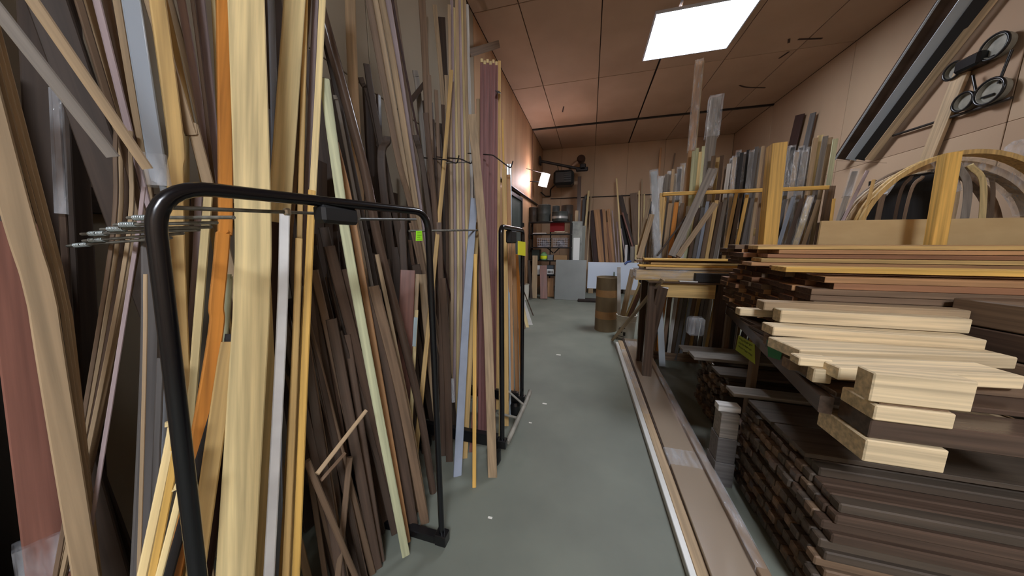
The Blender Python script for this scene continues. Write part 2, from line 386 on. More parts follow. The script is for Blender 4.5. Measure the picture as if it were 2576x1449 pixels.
B('bright cream batten at the right end of the near bay', 'cream', 18, .90, [(806, 90), (787, 480), (778, 620)], twist=0)
B('golden pine batten low right of the white strip, left one of two', 'pine', 18, .87, [(752, 600), (742, 900), (722, 1370)], twist=6)
B('golden pine batten low right of the white strip, right one of two', 'yellow', 19, .84, [(785, 480), (772, 800), (748, 1370)], twist=-4)
B('cream board low left of the hoop post foot', 'cream', 26, .86, [(428, 1060), (410, 1200), (368, 1395)], twist=0)
B('ochre board low beside the hoop post foot', 'yellow', 22, .84, [(440, 1120), (420, 1260), (393, 1395)], twist=0)
B('short cream offcut bent at the foot of the hoop post', 'cream', 20, .82, [(442, 1230), (436, 1310), (415, 1390)], twist=0)
# --- the long middle bay
M = [
 ('round dark brown pole leaning behind the hoop bar', 'walnut', 24, .86, [(826, 95), (905, 380), (955, 620), (1050, 1000), (1105, 1330)], dict(kind='round', b=.1)),
 ('second dark pole beside the round brown pole', 'dark', 16, 1.04, [(818, 110), (868, 330), (905, 520)], {}),
 ('grey lit edge of a dark board behind the round pole', 'grey', 9, 1.00, [(842, 240), (872, 380), (898, 520)], {}),
 ('pale green-white board passing under the hoop bar to the floor', 'green', 25, .80, [(816, 200), (853, 470), (868, 580), (900, 760), (945, 1000), (1010, 1338)], dict(twist=0, b=.1)),
 ('orange-brown board edge along the pale green-white board', 'cedar', 18, .83, [(842, 358), (872, 480), (893, 590), (922, 760), (965, 1010)], dict(twist=-8, b=.1)),
 ('light grey-tan board standing high behind the dark poles', 'tan', 26, 1.25, [(885, 100), (893, 300), (902, 470)], {}),
 ('dark short board with its top end below the ceiling', 'dark', 15, 1.18, [(922, 162), (952, 330), (985, 500)], {}),
 ('thin dark strip left of the dark short board', 'dark', 12, 1.22, [(907, 195), (951, 350), (975, 470)], {}),
 ('dark broken-topped board below the dark short board', 'dark', 20, 1.15, [(975, 345), (965, 480), (985, 620)], {}),
 ('long tan-brown strip leaning left of the pale trio', 'brown', 15, 1.10, [(947, 105), (1000, 390), (1045, 575), (1075, 740)], {}),
 ('tan strip of the pale trio, left one', 'tan', 13, 1.12, [(962, 105), (1012, 390), (1040, 560), (1064, 690)], {}),
 ('pale strip of the pale trio, middle one', 'tan', 15, 1.13, [(978, 105), (1016, 320), (1052, 560)], {}),
 ('pale strip of the pale trio, right one', 'lav', 14, 1.15, [(992, 105), (1026, 320), (1055, 520)], {}),
 ('tall grey-brown strip right of the pale trio', 'brown', 14, 1.18, [(1004, 105), (1035, 330), (1058, 520)], {}),
 ('thin red-brown strip crossing the right of the pale trio', 'maroon', 5, 1.08, [(1008, 105), (1032, 240), (1056, 360)], {}),
 ('grey tan strip standing behind the dark brace', 'grey', 13, 1.26, [(1044, 178), (1060, 300), (1073, 420)], {}),
 ('brown strip rising beside the dark brace', 'brown', 17, 1.16, [(1067, 107), (1074, 240), (1080, 380)], {}),
 ('narrow dark board with a flat top, left of the pale bundle', 'walnut', 13, .98, [(1071, 285), (1085, 430), (1098, 583), (1112, 760)], {}),
 ('darkish strip leaning onto the narrow dark board', 'dark', 13, 1.02, [(1045, 340), (1072, 480), (1092, 640)], {}),
 ('slim light strip left of the diagonal tan batten', 'tan', 10, 1.10, [(1103, 125), (1118, 300), (1128, 450)], {}),
 ('diagonal tan batten leaning across the pale bundle', 'pine', 10, .96, [(1136, 178), (1120, 380), (1103, 570), (1090, 700)], {}),
 ('dark plank behind the diagonal batten near the ceiling', 'dark', 20, 1.38, [(1113, 110), (1120, 260), (1128, 420)], {}),
 ('tan board leaning with its foot out on the floor, right of the blue moulding', 'tan', 21, .555, [(1187, 289), (1212, 560), (1227, 800), (1240, 1232)], dict(b=.12, twist=-6, end=True)),
 ('two-tone blue and white moulding leaning with its foot on the floor', 'blue', 19, .78, [(1193, 500), (1172, 800), (1150, 1208)], dict(b=.05, twist=8, end=True, m='paint')),
 ('brown moulding directly right of the blue and white one', 'pine', 13, .80, [(1200, 560), (1185, 850), (1166, 1206)], dict(b=.05, end=True, twist=0)),
 ('thin cream batten with its foot furthest out on the floor', 'yellow', 9, .64, [(1196, 640), (1194, 900), (1193, 1247)], dict(b=.1, end=True, twist=0)),
 ('thin red-brown strip beside the cream batten', 'clay', 10, .78, [(1212, 700), (1196, 980), (1180, 1215)], dict(b=.06, end=True)),
 ('red-brown strip along the right of the tan leaning board', 'red', 8, .60, [(1232, 760), (1240, 1000), (1250, 1218)], dict(b=.1, end=True)),
 ('wide reddish board with a flat top behind the right hoop post', 'clay', 38, 1.00, [(1026, 680), (1018, 900), (1012, 1100)], dict(twist=0)),
 ('cream strip with a light blue tape, right of the wide reddish board', 'tan', 11, .97, [(1050, 690), (1043, 840), (1036, 1000)], dict(twist=0)),
 ('stick with a broken end lying slantwise low in the middle', 'tan', 13, .84, [(921, 1033), (798, 1192)], dict(end=True, twist=0, b=.0)),
 ('thinner dark stick slanting under the broken one', 'brown', 11, .90, [(868, 1140), (806, 1210)], dict(end=True, twist=0, b=.0)),
 ('brown board leaning low right of the golden battens', 'brown', 16, 1.00, [(786, 850), (880, 1110)], dict(twist=0)),
 ('brown stick at the bottom leaning right under the broken stick', 'brown', 20, .86, [(772, 1160), (852, 1350)], dict(twist=0)),
 ('short brown upright below the broken stick', 'brown', 15, .90, [(880, 1150), (860, 1350)], dict(twist=0)),
 ('dark board leaning along the right of the pale green-white board, low', 'walnut', 30, .84, [(905, 700), (985, 1010), (1040, 1330)], dict(b=.1)),
 ('brown board with a pale edge leaning towards the right hoop post', 'brown', 24, .80, [(940, 720), (1010, 1000), (1072, 1330)], dict(b=.1)),
 ('pale thin strip leaning towards the right hoop post', 'tan', 10, .82, [(948, 640), (985, 820), (1035, 1070), (1080, 1338)], dict(b=.1)),
 ('tan strip straight behind the right hoop post', 'tan', 18, 1.02, [(1062, 690), (1076, 850), (1100, 1060)], {}),
 ('wrapped dark board with crumpled plastic, right of the hoop post', 'walnut', 18, .88, [(1112, 700), (1124, 900), (1130, 1120)], dict(wrap=[(1130, 955), (1133, 1010)])),
 ('brown strip right of the wrapped dark board', 'walnut', 14, .95, [(1104, 560), (1110, 760), (1114, 1080)], {}),
]
for L, c, w, a, p, k in M:
    k = dict(k)
    if k.get('m') == 'paint': k['m'] = paint(c)
    B(L, c, w, a, p, **k)
o = B('pale board under the hoop bar with a strip of blue tape', 'cream', 9, .94, [(1048, 780), (1040, 930)], twist=0)
# tall pale bundle in front of the plywood wall, each strip on its own
for i, c in enumerate(('tan', 'lav', 'cream', 'tan', 'lav', 'cream', 'tan', 'white')):
    x0 = 1131 + i * 6.6; x1 = 1138 + i * 7.2
    B('%s of the eight tall pale strips beside the diagonal batten' % nth(i), c, 7.5, 1.04 + .015 * (i % 3), [(x0, 110), (x0 + 4 + i * .5, 420), (x1, 700), (x1 - 4, 1080)], b=.03, t=.012)
for i, c in enumerate(('brown', 'walnut', 'brown', 'dark', 'walnut', 'tan')):
    x0 = 1080 + i * 8.5
    B('%s of the brown strips standing left of the tall pale bundle' % nth(i), c, 9, 1.12 + .02 * (i % 2), [(x0, 190 + 37 * ((i * 3) % 5)), (x0 + 9, 480), (x0 + 12, 800), (x0 + 10, 1080)], b=.03, t=.012)
# purple-red bundle strapped together, pale end grain on top
for i in range(7):
    x = 1212 + i * 7.3; c = 'mauve' if i < 6 else 'pine'
    o = B('%s of the red-purple strips strapped upright beside the far cart' % nth(i) if i < 6 else 'pale edge strip on the right of the strapped red-purple bundle', c, 8.5, .76 + .01 * (i % 2),
          [(x, 152 + (i * 5) % 9), (x - 1, 420), (x - 3, 720), (x - 6, 1090)], b=.04, t=.03, twist=0)
    if i < 6:
        P = [Vector(on_x(x, yy, -.76 - .01 * (i % 2), .04)) for yy in (160 + (i * 5) % 9, 151 + (i * 5) % 9)]
        s = stick('end_grain', P, .021, .031, wood('cream'), twist=0); mw = s.matrix_basis.copy(); put(s, mw, o)
sa = Vector(on_x(1209, 226, -.74, .04)); sb = Vector(on_x(1258, 232, -.74, .04))
sa = sa.lerp(sb, .78)
tag(stick('strap', [sa, sb], .03, .004, mat('strap_black', (24, 24, 26), .5), face=(.4, -1, 0)), 'small black strap tab on the right edge of the red-purple strips', 'strap')
B('short thin tan strip with its top end left of the tall red-purple bundle', 'tan', 11, .86, [(1204, 250), (1206, 500)], b=.04)
B('single yellow lath rising over the far cart', 'yellow', 5, .66, [(1264, 302), (1270, 520)], b=.04, twist=0)
# --- boards standing in the far cart
for i, (x, y, c, w) in enumerate(((1256, 585, 'cream', 9), (1268, 425, 'pine', 11), (1279, 440, 'cedar', 10), (1290, 600, 'cedar', 11), (1299, 640, 'orange', 9))):
    B('%s of the tan and orange boards standing in the far cart' % nth(i), c, w, .60 + .01 * i, [(x, y), (x + 4 + i * .7, 760), (x + 3 + i * 3, 1005)], b=.02, t=.018, twist=0)
for i in range(2):
    B('%s grey metal channel above the far cart' % ('left' if i == 0 else 'right'), 'grey', 5, .62, [(1277 + i * 7, 413), (1279 + i * 6, 600)], b=.03, twist=0, m=mat('channel_grey', (170, 180, 188), .35, .4), name='metal_channel', cat='channel')
# white mouldings leaning beyond the far cart
for i, (c, x0, x1) in enumerate((('white', 1293, 1338), ('cream', 1297, 1328), ('brown', 1291, 1318), ('white', 1289, 1308), ('walnut', 1301, 1344))):
    B('%s of the loose mouldings leaning behind the far cart' % nth((3, 2, 1, 0, 4).index(i) if False else [3, 2, 1, 0, 4][i]), c, (12, 8, 8, 8, 3)[i], 1.02 + .02 * i, [(x0, 690), (x1, 828 if i < 4 else 800)], b=.35, t=.012, end=True, twist=0,
      name='moulding_strip', cat='moulding', m=paint(c) if c == 'white' else None)
# --- dim boards in the shadow at the back of the rack
for i in range(45):
    y = random.uniform(.1, 3.6); x0 = -random.uniform(1.36, 1.56); lean = random.uniform(-.1, .22)
    z1 = random.uniform(1.7, 2.6) if y > .9 else random.uniform(1.9, 3.0)
    c = random.choice(('dark', 'walnut', 'dark')) if y > .9 else 'dark'  # nearest boards: dark wood colour carries the shade of the unlit gaps
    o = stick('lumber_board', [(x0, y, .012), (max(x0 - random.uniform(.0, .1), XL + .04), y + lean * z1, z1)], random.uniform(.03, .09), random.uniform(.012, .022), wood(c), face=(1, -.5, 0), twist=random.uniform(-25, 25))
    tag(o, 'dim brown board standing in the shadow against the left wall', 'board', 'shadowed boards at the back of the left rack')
for i in range(34):
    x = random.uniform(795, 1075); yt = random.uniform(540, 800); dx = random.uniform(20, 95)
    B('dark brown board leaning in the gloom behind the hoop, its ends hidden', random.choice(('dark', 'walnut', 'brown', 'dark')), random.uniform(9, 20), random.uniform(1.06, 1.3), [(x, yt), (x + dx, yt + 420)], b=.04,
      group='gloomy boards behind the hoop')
for i in range(36):
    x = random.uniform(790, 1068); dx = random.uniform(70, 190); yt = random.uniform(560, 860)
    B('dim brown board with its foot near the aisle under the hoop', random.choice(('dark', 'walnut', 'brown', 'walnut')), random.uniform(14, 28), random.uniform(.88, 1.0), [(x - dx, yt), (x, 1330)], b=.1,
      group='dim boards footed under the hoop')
# --- rack behind: uprights, rails, steel divider rods
rk = empty('board_rack', (XL + .1, 1.8, 0), 'dark timber rack frame against the left wall behind all standing boards', 'rack')
for y in (-.4, 1.25, 2.75, 4.2): box('post', XL + .003, XL + .09, y, y + .07, 0, 2.9, wood('dark'), rk)
for z in (.9,): box('rail', XL + .005, XL + .035, -.6, 4.4, z + .701, z + .79, wood('dark'), rk, long='y')
tag(stick('timber', [on_x(1027, 262, -1.35), on_x(1066, 213, -1.35)], .035, .03, wood('dark')), 'short dark brace showing between the strips near the wall', 'timber')
RODM = noisy('rod_steel', (122, 120, 110), (84, 82, 74), 40, .45)
def rod(x0, y0, x1, y1, a, label, group=None, r=.0035, wraps=((.12, .5),)):
    """steel rod lying across the aisle direction at a depth of Y = a"""
    p0, p1 = Vector(on_y(x0, y0, a)), Vector(on_y(x1, y1, a))
    o = tube('divider_rod', [p0, p1], r, RODM, None, 8); tag(o, label, 'rod', group)
    for s in wraps:
        q = p0.lerp(p1, s[0]); d = (p1 - p0).normalized()
        pts = []
        e1 = d.orthogonal().normalized(); e2 = d.cross(e1)
        for k in range(41):
            an = k * math.tau / 8; pts.append(q + d * (.03 * (k / 40 - .5)) + (e1 * math.cos(an) + e2 * math.sin(an)) * (r + .0015))
        tube('wire_wrap', pts, .0015, mat('wire_zinc', (170, 180, 180), .35, .6), o, 5)
RW = ['topmost of the six steel rods sticking out by the near hoop post', 'second steel rod from the top by the near hoop post', 'third steel rod from the top by the near hoop post',
      'fourth steel rod from the top by the near hoop post', 'fifth steel rod from the top by the near hoop post', 'lowest of the six steel rods by the near hoop post, tip furthest left']
for i, (x0, y0, x1, y1, a) in enumerate(((322, 548, 588, 547, .40), (288, 566, 545, 560, .41), (255, 577, 530, 571, .42), (205, 589, 500, 578, .425), (210, 606, 460, 587, .435), (170, 619, 430, 598, .44))):
    rod(x0, y0, x1, y1, a, RW[i], wraps=((.12, 0), (.2, 0)))
def rail_rod(x0, y0, x1, y1, a, label, r=.0042, m=None):
    o = tube('cross_rod', [on_x(x0, y0, -a), on_x(x1, y1, -a)], r, m or RODM, None, 8); return tag(o, label, 'rod')
o = rail_rod(405, 521, 800, 537, .76, 'long thin steel rod running below the hoop bar')
cl = Vector(on_x(722, 534, -.76)); cl0 = box('clamp', cl.x - .008, cl.x + .008, cl.y - .008, cl.y + .008, cl.z - .008, cl.z + .01, mat('clamp_zinc', (180, 178, 170), .35, .7), o, .004)
rail_rod(904, 551, 1046, 552, .80, 'short bright steel rod below the right half of the hoop bar', .005, STEEL())
rail_rod(1030, 581, 1205, 579, .84, 'thin rod with small knots level with the green tag', .006)
for i, (x0, y0, x1, y1, a, L) in enumerate(((1122, 402, 1150, 412, 1.9, 'upper rod hook left of the tan leaning board'), (1160, 400, 1186, 413, 2.0, 'upper rod hook directly at the tan leaning board'), (1240, 390, 1285, 424, 2.2, 'bent rod hook above the far cart'))):
    p0 = Vector(on_y(x0, y0, a)); p1 = Vector(on_y(x1, y1, a))
    tag(tube('rod_hook', [p0 + Vector((-.25, .1, .06)), p0, p1, p1 + Vector((.02, -.01, .05))], .0045, DSTEEL(), None, 8, .02), L, 'hook')
tube_o = rail_rod(1122, 410, 1182, 408, 1.0, 'thin wire rod between the two upper hooks', .004)

# ------------------------------------------------------------------ the two carts
def hoop_cart(X0, y0, y1, zt, r, label, boxw, zb, fr, foot0=0.0, boxh=.1, bh=.045, dx=0.0):
    c = empty('panel_cart', (X0, (y0 + y1) / 2, 0), label, 'cart')
    yf = y0 + foot0
    def xa_(y): return X0 + dx * (y1 - y) / (y1 - y0)          # the hoop stands slightly askew to the aisle
    tube('handle_hoop', [(xa_(y0), yf, zb), (xa_(y0), y0, zt[0]), (X0, y1, zt[1]), (X0, y1, zb)], r, mat('hoop_black', (14, 14, 17), .22), c, 16, fr)
    yb = (boxw[0] + boxw[1]) / 2; xb = xa_(yb)
    zm = zt[0] + (zt[1] - zt[0]) * (yb - y0) / (y1 - y0)
    box('clamp_block', xb - .03, xb + .012, *boxw, zm - boxh, zm - r * .8, mat('block_black', (20, 20, 21), .5), c, .008)
    for y, x in ((yf, xa_(y0)), (y1, X0)):
        box('socket', x - .03, x + .03, y - .025, y + .025, zb - .04, zb + .02, BLACK(), c, .004)
        box('base_beam', X0 - .68, x - .031, y - .02, y + .02, zb - .04, zb + bh, BLACK(), c, .003, 'x')
        h = zb - .042
        for xc in (x - .06, X0 - .60):
            lathe('caster', [(.0, -.5), (.8, -.5), (1, -.3), (1, .3), (.8, .5), (.0, .5)], (xc, y, h / 2), BLACK(), c, 14, False).scale = (min(.05, h * .5), min(.05, h * .5), h)
    return c
c1 = hoop_cart(-.66, .345, 1.09, (1.605, 1.628), .014, 'near black panel cart, its big hoop handle crossing the left foreground', (.635, .76), .055, .085, -.075, .06, 0.0, -.10)
c2 = hoop_cart(-.525, 1.68, 2.26, (1.60, 1.60), .016, 'far black panel cart with a smaller hoop and grey push bar on the floor', (1.88, 2.02), .17, .05)
GB = noisy('push_bar_grey', (150, 146, 134), (120, 116, 106), 14, .5)
tube('push_bar', [(-.50, 1.72, .14), (-.455, 2.2, .22), (-.46, 2.30, .22)], .017, GB, c2, 12, .03)
tube('push_bar_strut', [(-.46, 2.08, .21), (-.62, 2.12, .30)], .009, GB, c2, 8)
tube('push_bar_strut', [(-.475, 1.95, .18), (-.66, 2.0, .16)], .009, GB, c2, 8)
# notes stuck on the carts
def note(name, quad, m, label, lines, parent=None, ink=(50, 60, 10)):
    """paper note as a thin quad (tl,tr,br,bl) with rows of handwriting-like strokes"""
    q = [Vector(p) for p in quad]; n = (q[1] - q[0]).cross(q[3] - q[0]).normalized()
    if n.dot(Vector((0, 0, H)) - q[0]) < 0: n = -n
    c = sum(q, Vector()) / 4
    bm = bmesh.new(); a = [bm.verts.new(p - c) for p in q]; b = [bm.verts.new(p - c - n * .0015) for p in q]
    bm.faces.new(a); bm.faces.new(b[::-1])
    for i in range(4): bm.faces.new((a[i], a[(i + 1) % 4], b[(i + 1) % 4], b[i]))
    o = link(name, mesh(bm, name), m); o.location = c; tag(o, label, 'note')
    bm = bmesh.new(); im = mat('ink_%d_%d_%d' % ink, ink, .8)
    for (u0, u1, v, h) in lines:
        k = max(3, int((u1 - u0) * 16))
        for i in range(k):
            s0 = u0 + (u1 - u0) * i / k; s1 = s0 + (u1 - u0) / k * .72
            vv = v + random.uniform(-.012, .012); hh = h * random.uniform(.5, 1)
            def at(s, t): return q[0].lerp(q[1], s).lerp(q[3].lerp(q[2], s), t) - c + n * .0008
            bm.faces.new([bm.verts.new(at(*w)) for w in ((s0, vv), (s1, vv + random.uniform(-.02, .02)), (s1, vv + hh), (s0, vv + hh))])
    w = link('handwriting', mesh(bm, 'handwriting'), im, o)
    return o
LIME = mat('lime_paper', (160, 246, 30), .7, emit=.0)
note('paper_note', [on_x(x, y, -.655) for x, y in ((1047.5, 581), (1061.5, 580.5), (1063, 605.5), (1047, 606))], LIME, 'small lime green paper tag beside the right post of the near hoop',
     [(.15, .85, .12, .05), (.12, .9, .42, .05), (.15, .6, .62, .05), (.1, .9, .84, .04)], ink=(110, 180, 10))
note('paper_note', [on_x(x, y, -.502) for x, y in ((1303, 606), (1322, 609), (1322, 644), (1303, 641))], mat('yellow_paper', (236, 232, 30), .7), 'yellow paper note on the far cart hoop beside the doorway', [])
note('tape', [on_x(x, y, -.93) for x, y in ((1042, 798), (1051, 799), (1046, 872), (1038, 871))], mat('blue_tape', (176, 196, 202), .6), 'light blue tape strip on the cream strip behind the hoop', [])
#PART3
# ------------------------------------------------------------------ right: lumber shelves
def lumber(label, x0, x1, y0, y1, z0, z1, col, group=None, long='x', cat='board', name='lumber_board', m=None, bev=.002, rot=0):
    o = box(name, x0, x1, y0, y1, z0, z1, m or wood(col), None, bev, long)
    if rot:
        c = Vector((x0, (y0 + y1) / 2, 0)); o.matrix_basis = Matrix.Translation(c) @ Matrix.Rotation(math.radians(rot), 4, 'Z') @ Matrix.Translation(-c) @ o.matrix_basis
    return tag(o, label, cat, group)
SH = empty('lumber_shelf', (1.0, 2.1, 0), 'dark timber lumber shelf on the right with a slim front post and heavy edge beam', 'shelf')
DK = wood('walnut')
def edge(y): return .9 + (y - 1.4) * .212
def part(o, parent): put(o, o.matrix_basis.copy(), parent); return o
part(stick('edge_beam', [(edge(1.3) + .02, 1.3, .885), (edge(3.05) + .02, 3.05, .885)], .04, .07, DK, face=(0, 0, 1)), SH)
for y in (2.13, 2.98): box('post', edge(y) + .002, edge(y) + .04, y, y + .05, 0, .849, wood('brown'), SH)
for y in (2.06, 2.98): box('post', 3.3, 3.36, y, y + .05, 0, .849, DK, SH)
box('edge_beam', 3.3, 3.36, 2.06, 3.05, .85, .919, DK, SH, long='y')
for i in range(7): box('shelf_board', edge(1.3 + .25 * i) + .045, 3.36 if i > 2 else 1.62, 1.302 + .25 * i, 1.302 + .25 * i + .24, .9205, .94, DK, SH, long='x')
for x in (1.32, 2.2, 3.1): box('bearer', x, x + .09, 1.98, 3.04, .9405, .975, DK, SH, long='y')
# cedar pile, lower tier
def dup(o, mw, label=None, group=None):
    c = o.copy(); COL.objects.link(c); c.matrix_basis = mw
    if label: c['label'] = label
    if group: c['group'] = group
    return c
rr = random.Random(3)
CED = [box('cedar_plank', 0, 2.1, -.066, .066, -.0165, .0165, wood(k), None, .002, 'x', noisy('end_grain_weathered_shaded', (88, 62, 46), (60, 42, 32), 60, .9)) for k in ('cedar', 'red', 'brown', 'cedar')]  # dark weathered end grain, with shade on the ends put into its colour
for o in CED: tag(o, 'x', 'board')
first = set()
def place(protos, k, x, y, z, label, group=None, sx=1):
    o = protos[k]; base = o.get('_b')
    mw = Matrix.Translation((x, y, z)) @ PM[id(o)]
    if id(o) not in first:
        first.add(id(o)); o.matrix_basis = mw; o['label'] = label
        if group: o['group'] = group
        return o
    return dup(o, mw, label, group)
PM = {}
def reg(protos):
    for o in protos: PM[id(o)] = o.matrix_basis.copy()
reg(CED)
ROWN = ['bottom', 'second', 'third', 'fourth', 'fifth', 'sixth', 'seventh', 'eighth', 'ninth', 'tenth']
for r in range(10):
    for c in range(7):
        x = 1.21 + rr.uniform(-.035, .035) + (.06 if r > 7 else 0) - c * .01; y = 2.02 + c * .137 + rr.uniform(-.004, .004); z = .992 + r * .0345
        if c == 0: place(CED, rr.randrange(4), x, y, z, 'front reddish board in the %s layer from the bottom of the big cedar pile' % (ROWN[r] if r else 'lowest') if r else 'front reddish board in the lowest layer of the big cedar pile')
        else: place(CED, rr.randrange(4), x, y, z, 'plank %s from the front in the %s layer of the big cedar pile' % (ORD[c], ROWN[r] if r else 'lowest'), 'planks of the big cedar pile')
lumber('orange-edged board on the front of the cedar pile, sticking out at its left', 1.08, 3.3, 1.98, 2.12, 1.338, 1.366, 'yellow')
lumber('thin tan board lying behind the orange-edged board on the cedar pile', 1.16, 3.3, 2.16, 2.30, 1.338, 1.356, 'cedar')
for r in range(5):
    for c in range(4):
        x = 1.15 + rr.uniform(-.06, .05) + .05 * (c == 0) * (r % 2); y = 2.44 + c * .137; z = 1.356 + r * .029
        lab = 'front board in the %s layer of the smaller pile on top of the cedar pile' % ('lowest', 'second', 'third', 'fourth', 'topmost')[r]
        if c == 0: lumber(lab, x, x + 2.15, y - .066, y + .066, z - .013, z + .013, ('cedar', 'pine', 'red', 'cedar', 'pine')[r])
        else: place(CED, rr.randrange(4), x, y, z, 'plank %s from the front in the %s layer of the upper cedar pile' % (ORD[c], ('lowest', 'second', 'third', 'fourth', 'topmost')[r]), 'planks of the upper cedar pile')
# pale blocks on the front of the shelf
def Bk(label, x0, x1, y0, y1, z0, z1, col='maple', rot=0): return lumber(label, x0, x1, y0, y1, z0, z1, col, None, 'x', 'block', 'lumber_block', bev=.004, rot=rot)
BLK = [
 ('short pale block poking out at the far left of the pale pile', .86, 1.19, 1.925, 1.985, 1.08, 1.122, 'maple', 0),
 ('long pale batten at the back of the pale blocks', .93, 1.75, 1.84, 1.92, 1.135, 1.185, 'tan', 0),
 ('long pale batten second from the back, notched left end', .97, 1.69, 1.765, 1.835, 1.09, 1.158, 'maple', 0),
 ('light wide board third from the back of the pale blocks', .89, 1.65, 1.66, 1.76, 1.045, 1.092, 'maple', 0),
 ('broad pale board slewed across the front of the pale blocks', .87, 1.66, 1.45, 1.63, 1.0, 1.05, 'maple', 9),
 ('broad pale board in the second row from the front', .92, 1.50, 1.31, 1.44, .985, 1.035, 'maple', 8),
 ('stubby pale block with its left end in the air near the green tag', .84, .95, 1.375, 1.435, 1.005, 1.04, 'maple', 0),
 ('upright pale offcut under the stubby block', .885, .945, 1.36, 1.40, .945, 1.004, 'maple', 0),
 ('thick bright block at the front, topmost of the front three', .905, 1.15, 1.15, 1.215, .985, 1.085, 'maple', 0),
 ('flat pale block in the middle of the front three', .925, 1.12, 1.15, 1.285, .9215, .974, 'maple', 0),
]
for L, *a in BLK: Bk(L, *a)
for i in range(8):
    y = 1.42 + i * .066
    lumber('%s rough dark piece with ragged end under the pale blocks, counted from the near end' % ('first', 'second', 'third', 'fourth', 'fifth', 'sixth', 'seventh', 'last')[i], edge(y) - .02 + rr.uniform(-.03, .03), 1.62, y, y + .055, .941, .941 + rr.uniform(.045, .056), rr.choice(('brown', 'walnut', 'dark')), None, name='offcut', cat='offcut')
for i in range(5):
    y = 1.66 + i * .062
    lumber('%s of the upper rough pieces filling the pale pile, counted from the near end' % ('first', 'second', 'third', 'fourth', 'last')[i], edge(y) + rr.uniform(-.02, .03), 1.62, y, y + .055, .999, 1.043, rr.choice(('brown', 'walnut')), None, name='offcut', cat='offcut')
for i in range(2): lumber(('near', 'far')[i] + ' brown filler strip between the two front pale blocks', .94 + .01 * i, 1.11, 1.16 + .06 * i, 1.21 + .06 * i, .9745, .9845, 'brown', None, name='offcut', cat='offcut')
Bk('lowest pale block of the front three, held under the shelf end', .92, 1.125, 1.15, 1.36, .768, .849, 'maple', 0)
box('edge_beam', 1.56, 1.62, 1.291, 2.04, .85, .919, DK, SH, long='y')
box('end_beam', .93, 1.60, 1.162, 1.29, .851, .921, DK, SH, long='x')
# heavy dark timbers at the right, turned about thirty degrees
def timber(label, px, z0, z1, w, ln, col, ang):
    p = on_z(*px, z1)
    bm = bmesh.new(); box_bm(bm, 0, w, -.0, .0001, 0, 1, 0); bm.free()
    o = box('timber', 0, w, -ln, 0, z0, z1, wood(col), None, .005, 'y')
    o.matrix_basis = Matrix.Translation((p[0], p[1], 0)) @ Matrix.Rotation(math.radians(ang), 4, 'Z') @ o.matrix_basis
    return tag(o, label, 'timber')
TX = on_z(2388, 748, 1.235)
zz = [.58, .70, .735, .86, .98, 1.10, 1.235]
for i, (z0, z1, c, dx) in enumerate(((.62, .74, 'tan', 0), (.745, .865, 'tan', .012), (.87, .99, 'brown', -.006), (.995, 1.11, 'walnut', .01), (1.115, 1.235, 'brown', .015))):
    L = ('lowest heavy timber at the far right, lit tan side', 'second heavy timber from the bottom at the far right', 'third heavy timber from the bottom at the far right',
         'fourth heavy timber from the bottom at the far right', 'topmost heavy dark timber at the far right with a pale top')[i]
    o = box('timber', 0, .5, -.9, 0, z0, z1, wood(c), None, .005, 'y')
    o.matrix_basis = Matrix.Translation((TX[0] + dx, TX[1], 0)) @ Matrix.Rotation(math.radians(14), 4, 'Z') @ o.matrix_basis; tag(o, L, 'timber')
for k, (y) in enumerate((-.2, -.55)):
    o = box('trestle', 0, .48, y - .05, y + .05, .597, .6195, DK, None, .005, 'x'); o.matrix_basis = Matrix.Translation((TX[0], TX[1], 0)) @ Matrix.Rotation(math.radians(14), 4, 'Z') @ o.matrix_basis
    tag(o, ('far', 'near')[k] + ' dark bearer lath on the stick stack under the heavy timbers', 'bearer')
# stacks of dark sticks on the floor under the shelf
ROWN2 = ['lowest'] + ORD[1:]
STK = [box('lumber_stick', 0, 1.9, -.0245, .0245, -.0205, .0205, wood(k), None, .005, 'x') for k in ('umber', 'walnut', 'umber', 'brown')]
for o in STK: tag(o, 'x', 'stick')
reg(STK)
for r in range(13):
    for c in range(14):
        if r == 12 and c < 3: continue
        x = .95 + rr.uniform(-.008, .006) - .02 * (r % 2) + (.04 if r > 10 else 0)
        place(STK, rr.randrange(4), x, 1.27 + c * .0505 + (.012 if r % 2 else 0), .0215 + r * .0425,
              'stick %s from the near end, %s row up, in the near floor stack' % (ORD[c] if c else 'first', ROWN2[r]), 'sticks in the near floor stack')
for r in range(12):
    for c in range(11):
        x = 1.06 + rr.uniform(-.03, .02) - .02 * (r % 2)
        place(STK, rr.randrange(4), x, 2.42 + c * .0505, .0215 + r * .0425, 'stick %s from the near end, %s row up, in the far floor stack' % (ORD[c] if c else 'first', ROWN2[r]), 'sticks in the far floor stack')
for L, a in (('pale board on top of the near stick stack, end sticking out left', (.88, 2.6, 1.92, 2.03, .575, .596, 'grey')),
             ('white-ended board jutting out lower at the near stick stack corner', (.80, .918, 1.90, 1.96, .48, .52, 'white')),
             ('wide grey-brown board lying on the near stick stack', (.94, 2.8, 1.42, 1.64, .575, .596, 'umber')),
             ('second wide grey-brown board lying on the near stick stack', (.93, 2.8, 1.65, 1.87, .575, .594, 'umber')),
             ('thin board topping the far stick stack, end sticking out left', (.84, 2.4, 2.78, 2.92, .532, .552, 'grey')),
             ('second board topping the far stick stack nearer the post', (.95, 2.4, 2.3, 2.46, .532, .552, 'umber')),
             ('pale-ended board laid across the far stick stack top', (.86, 2.2, 2.55, 2.70, .5525, .577, 'grey'))):
    lumber(L, *a)
lumber('small dark block on the floor at the corner of the near stick stack', .80, .905, 1.86, 1.99, .0, .16, 'slate', name='lumber_block', cat='block')
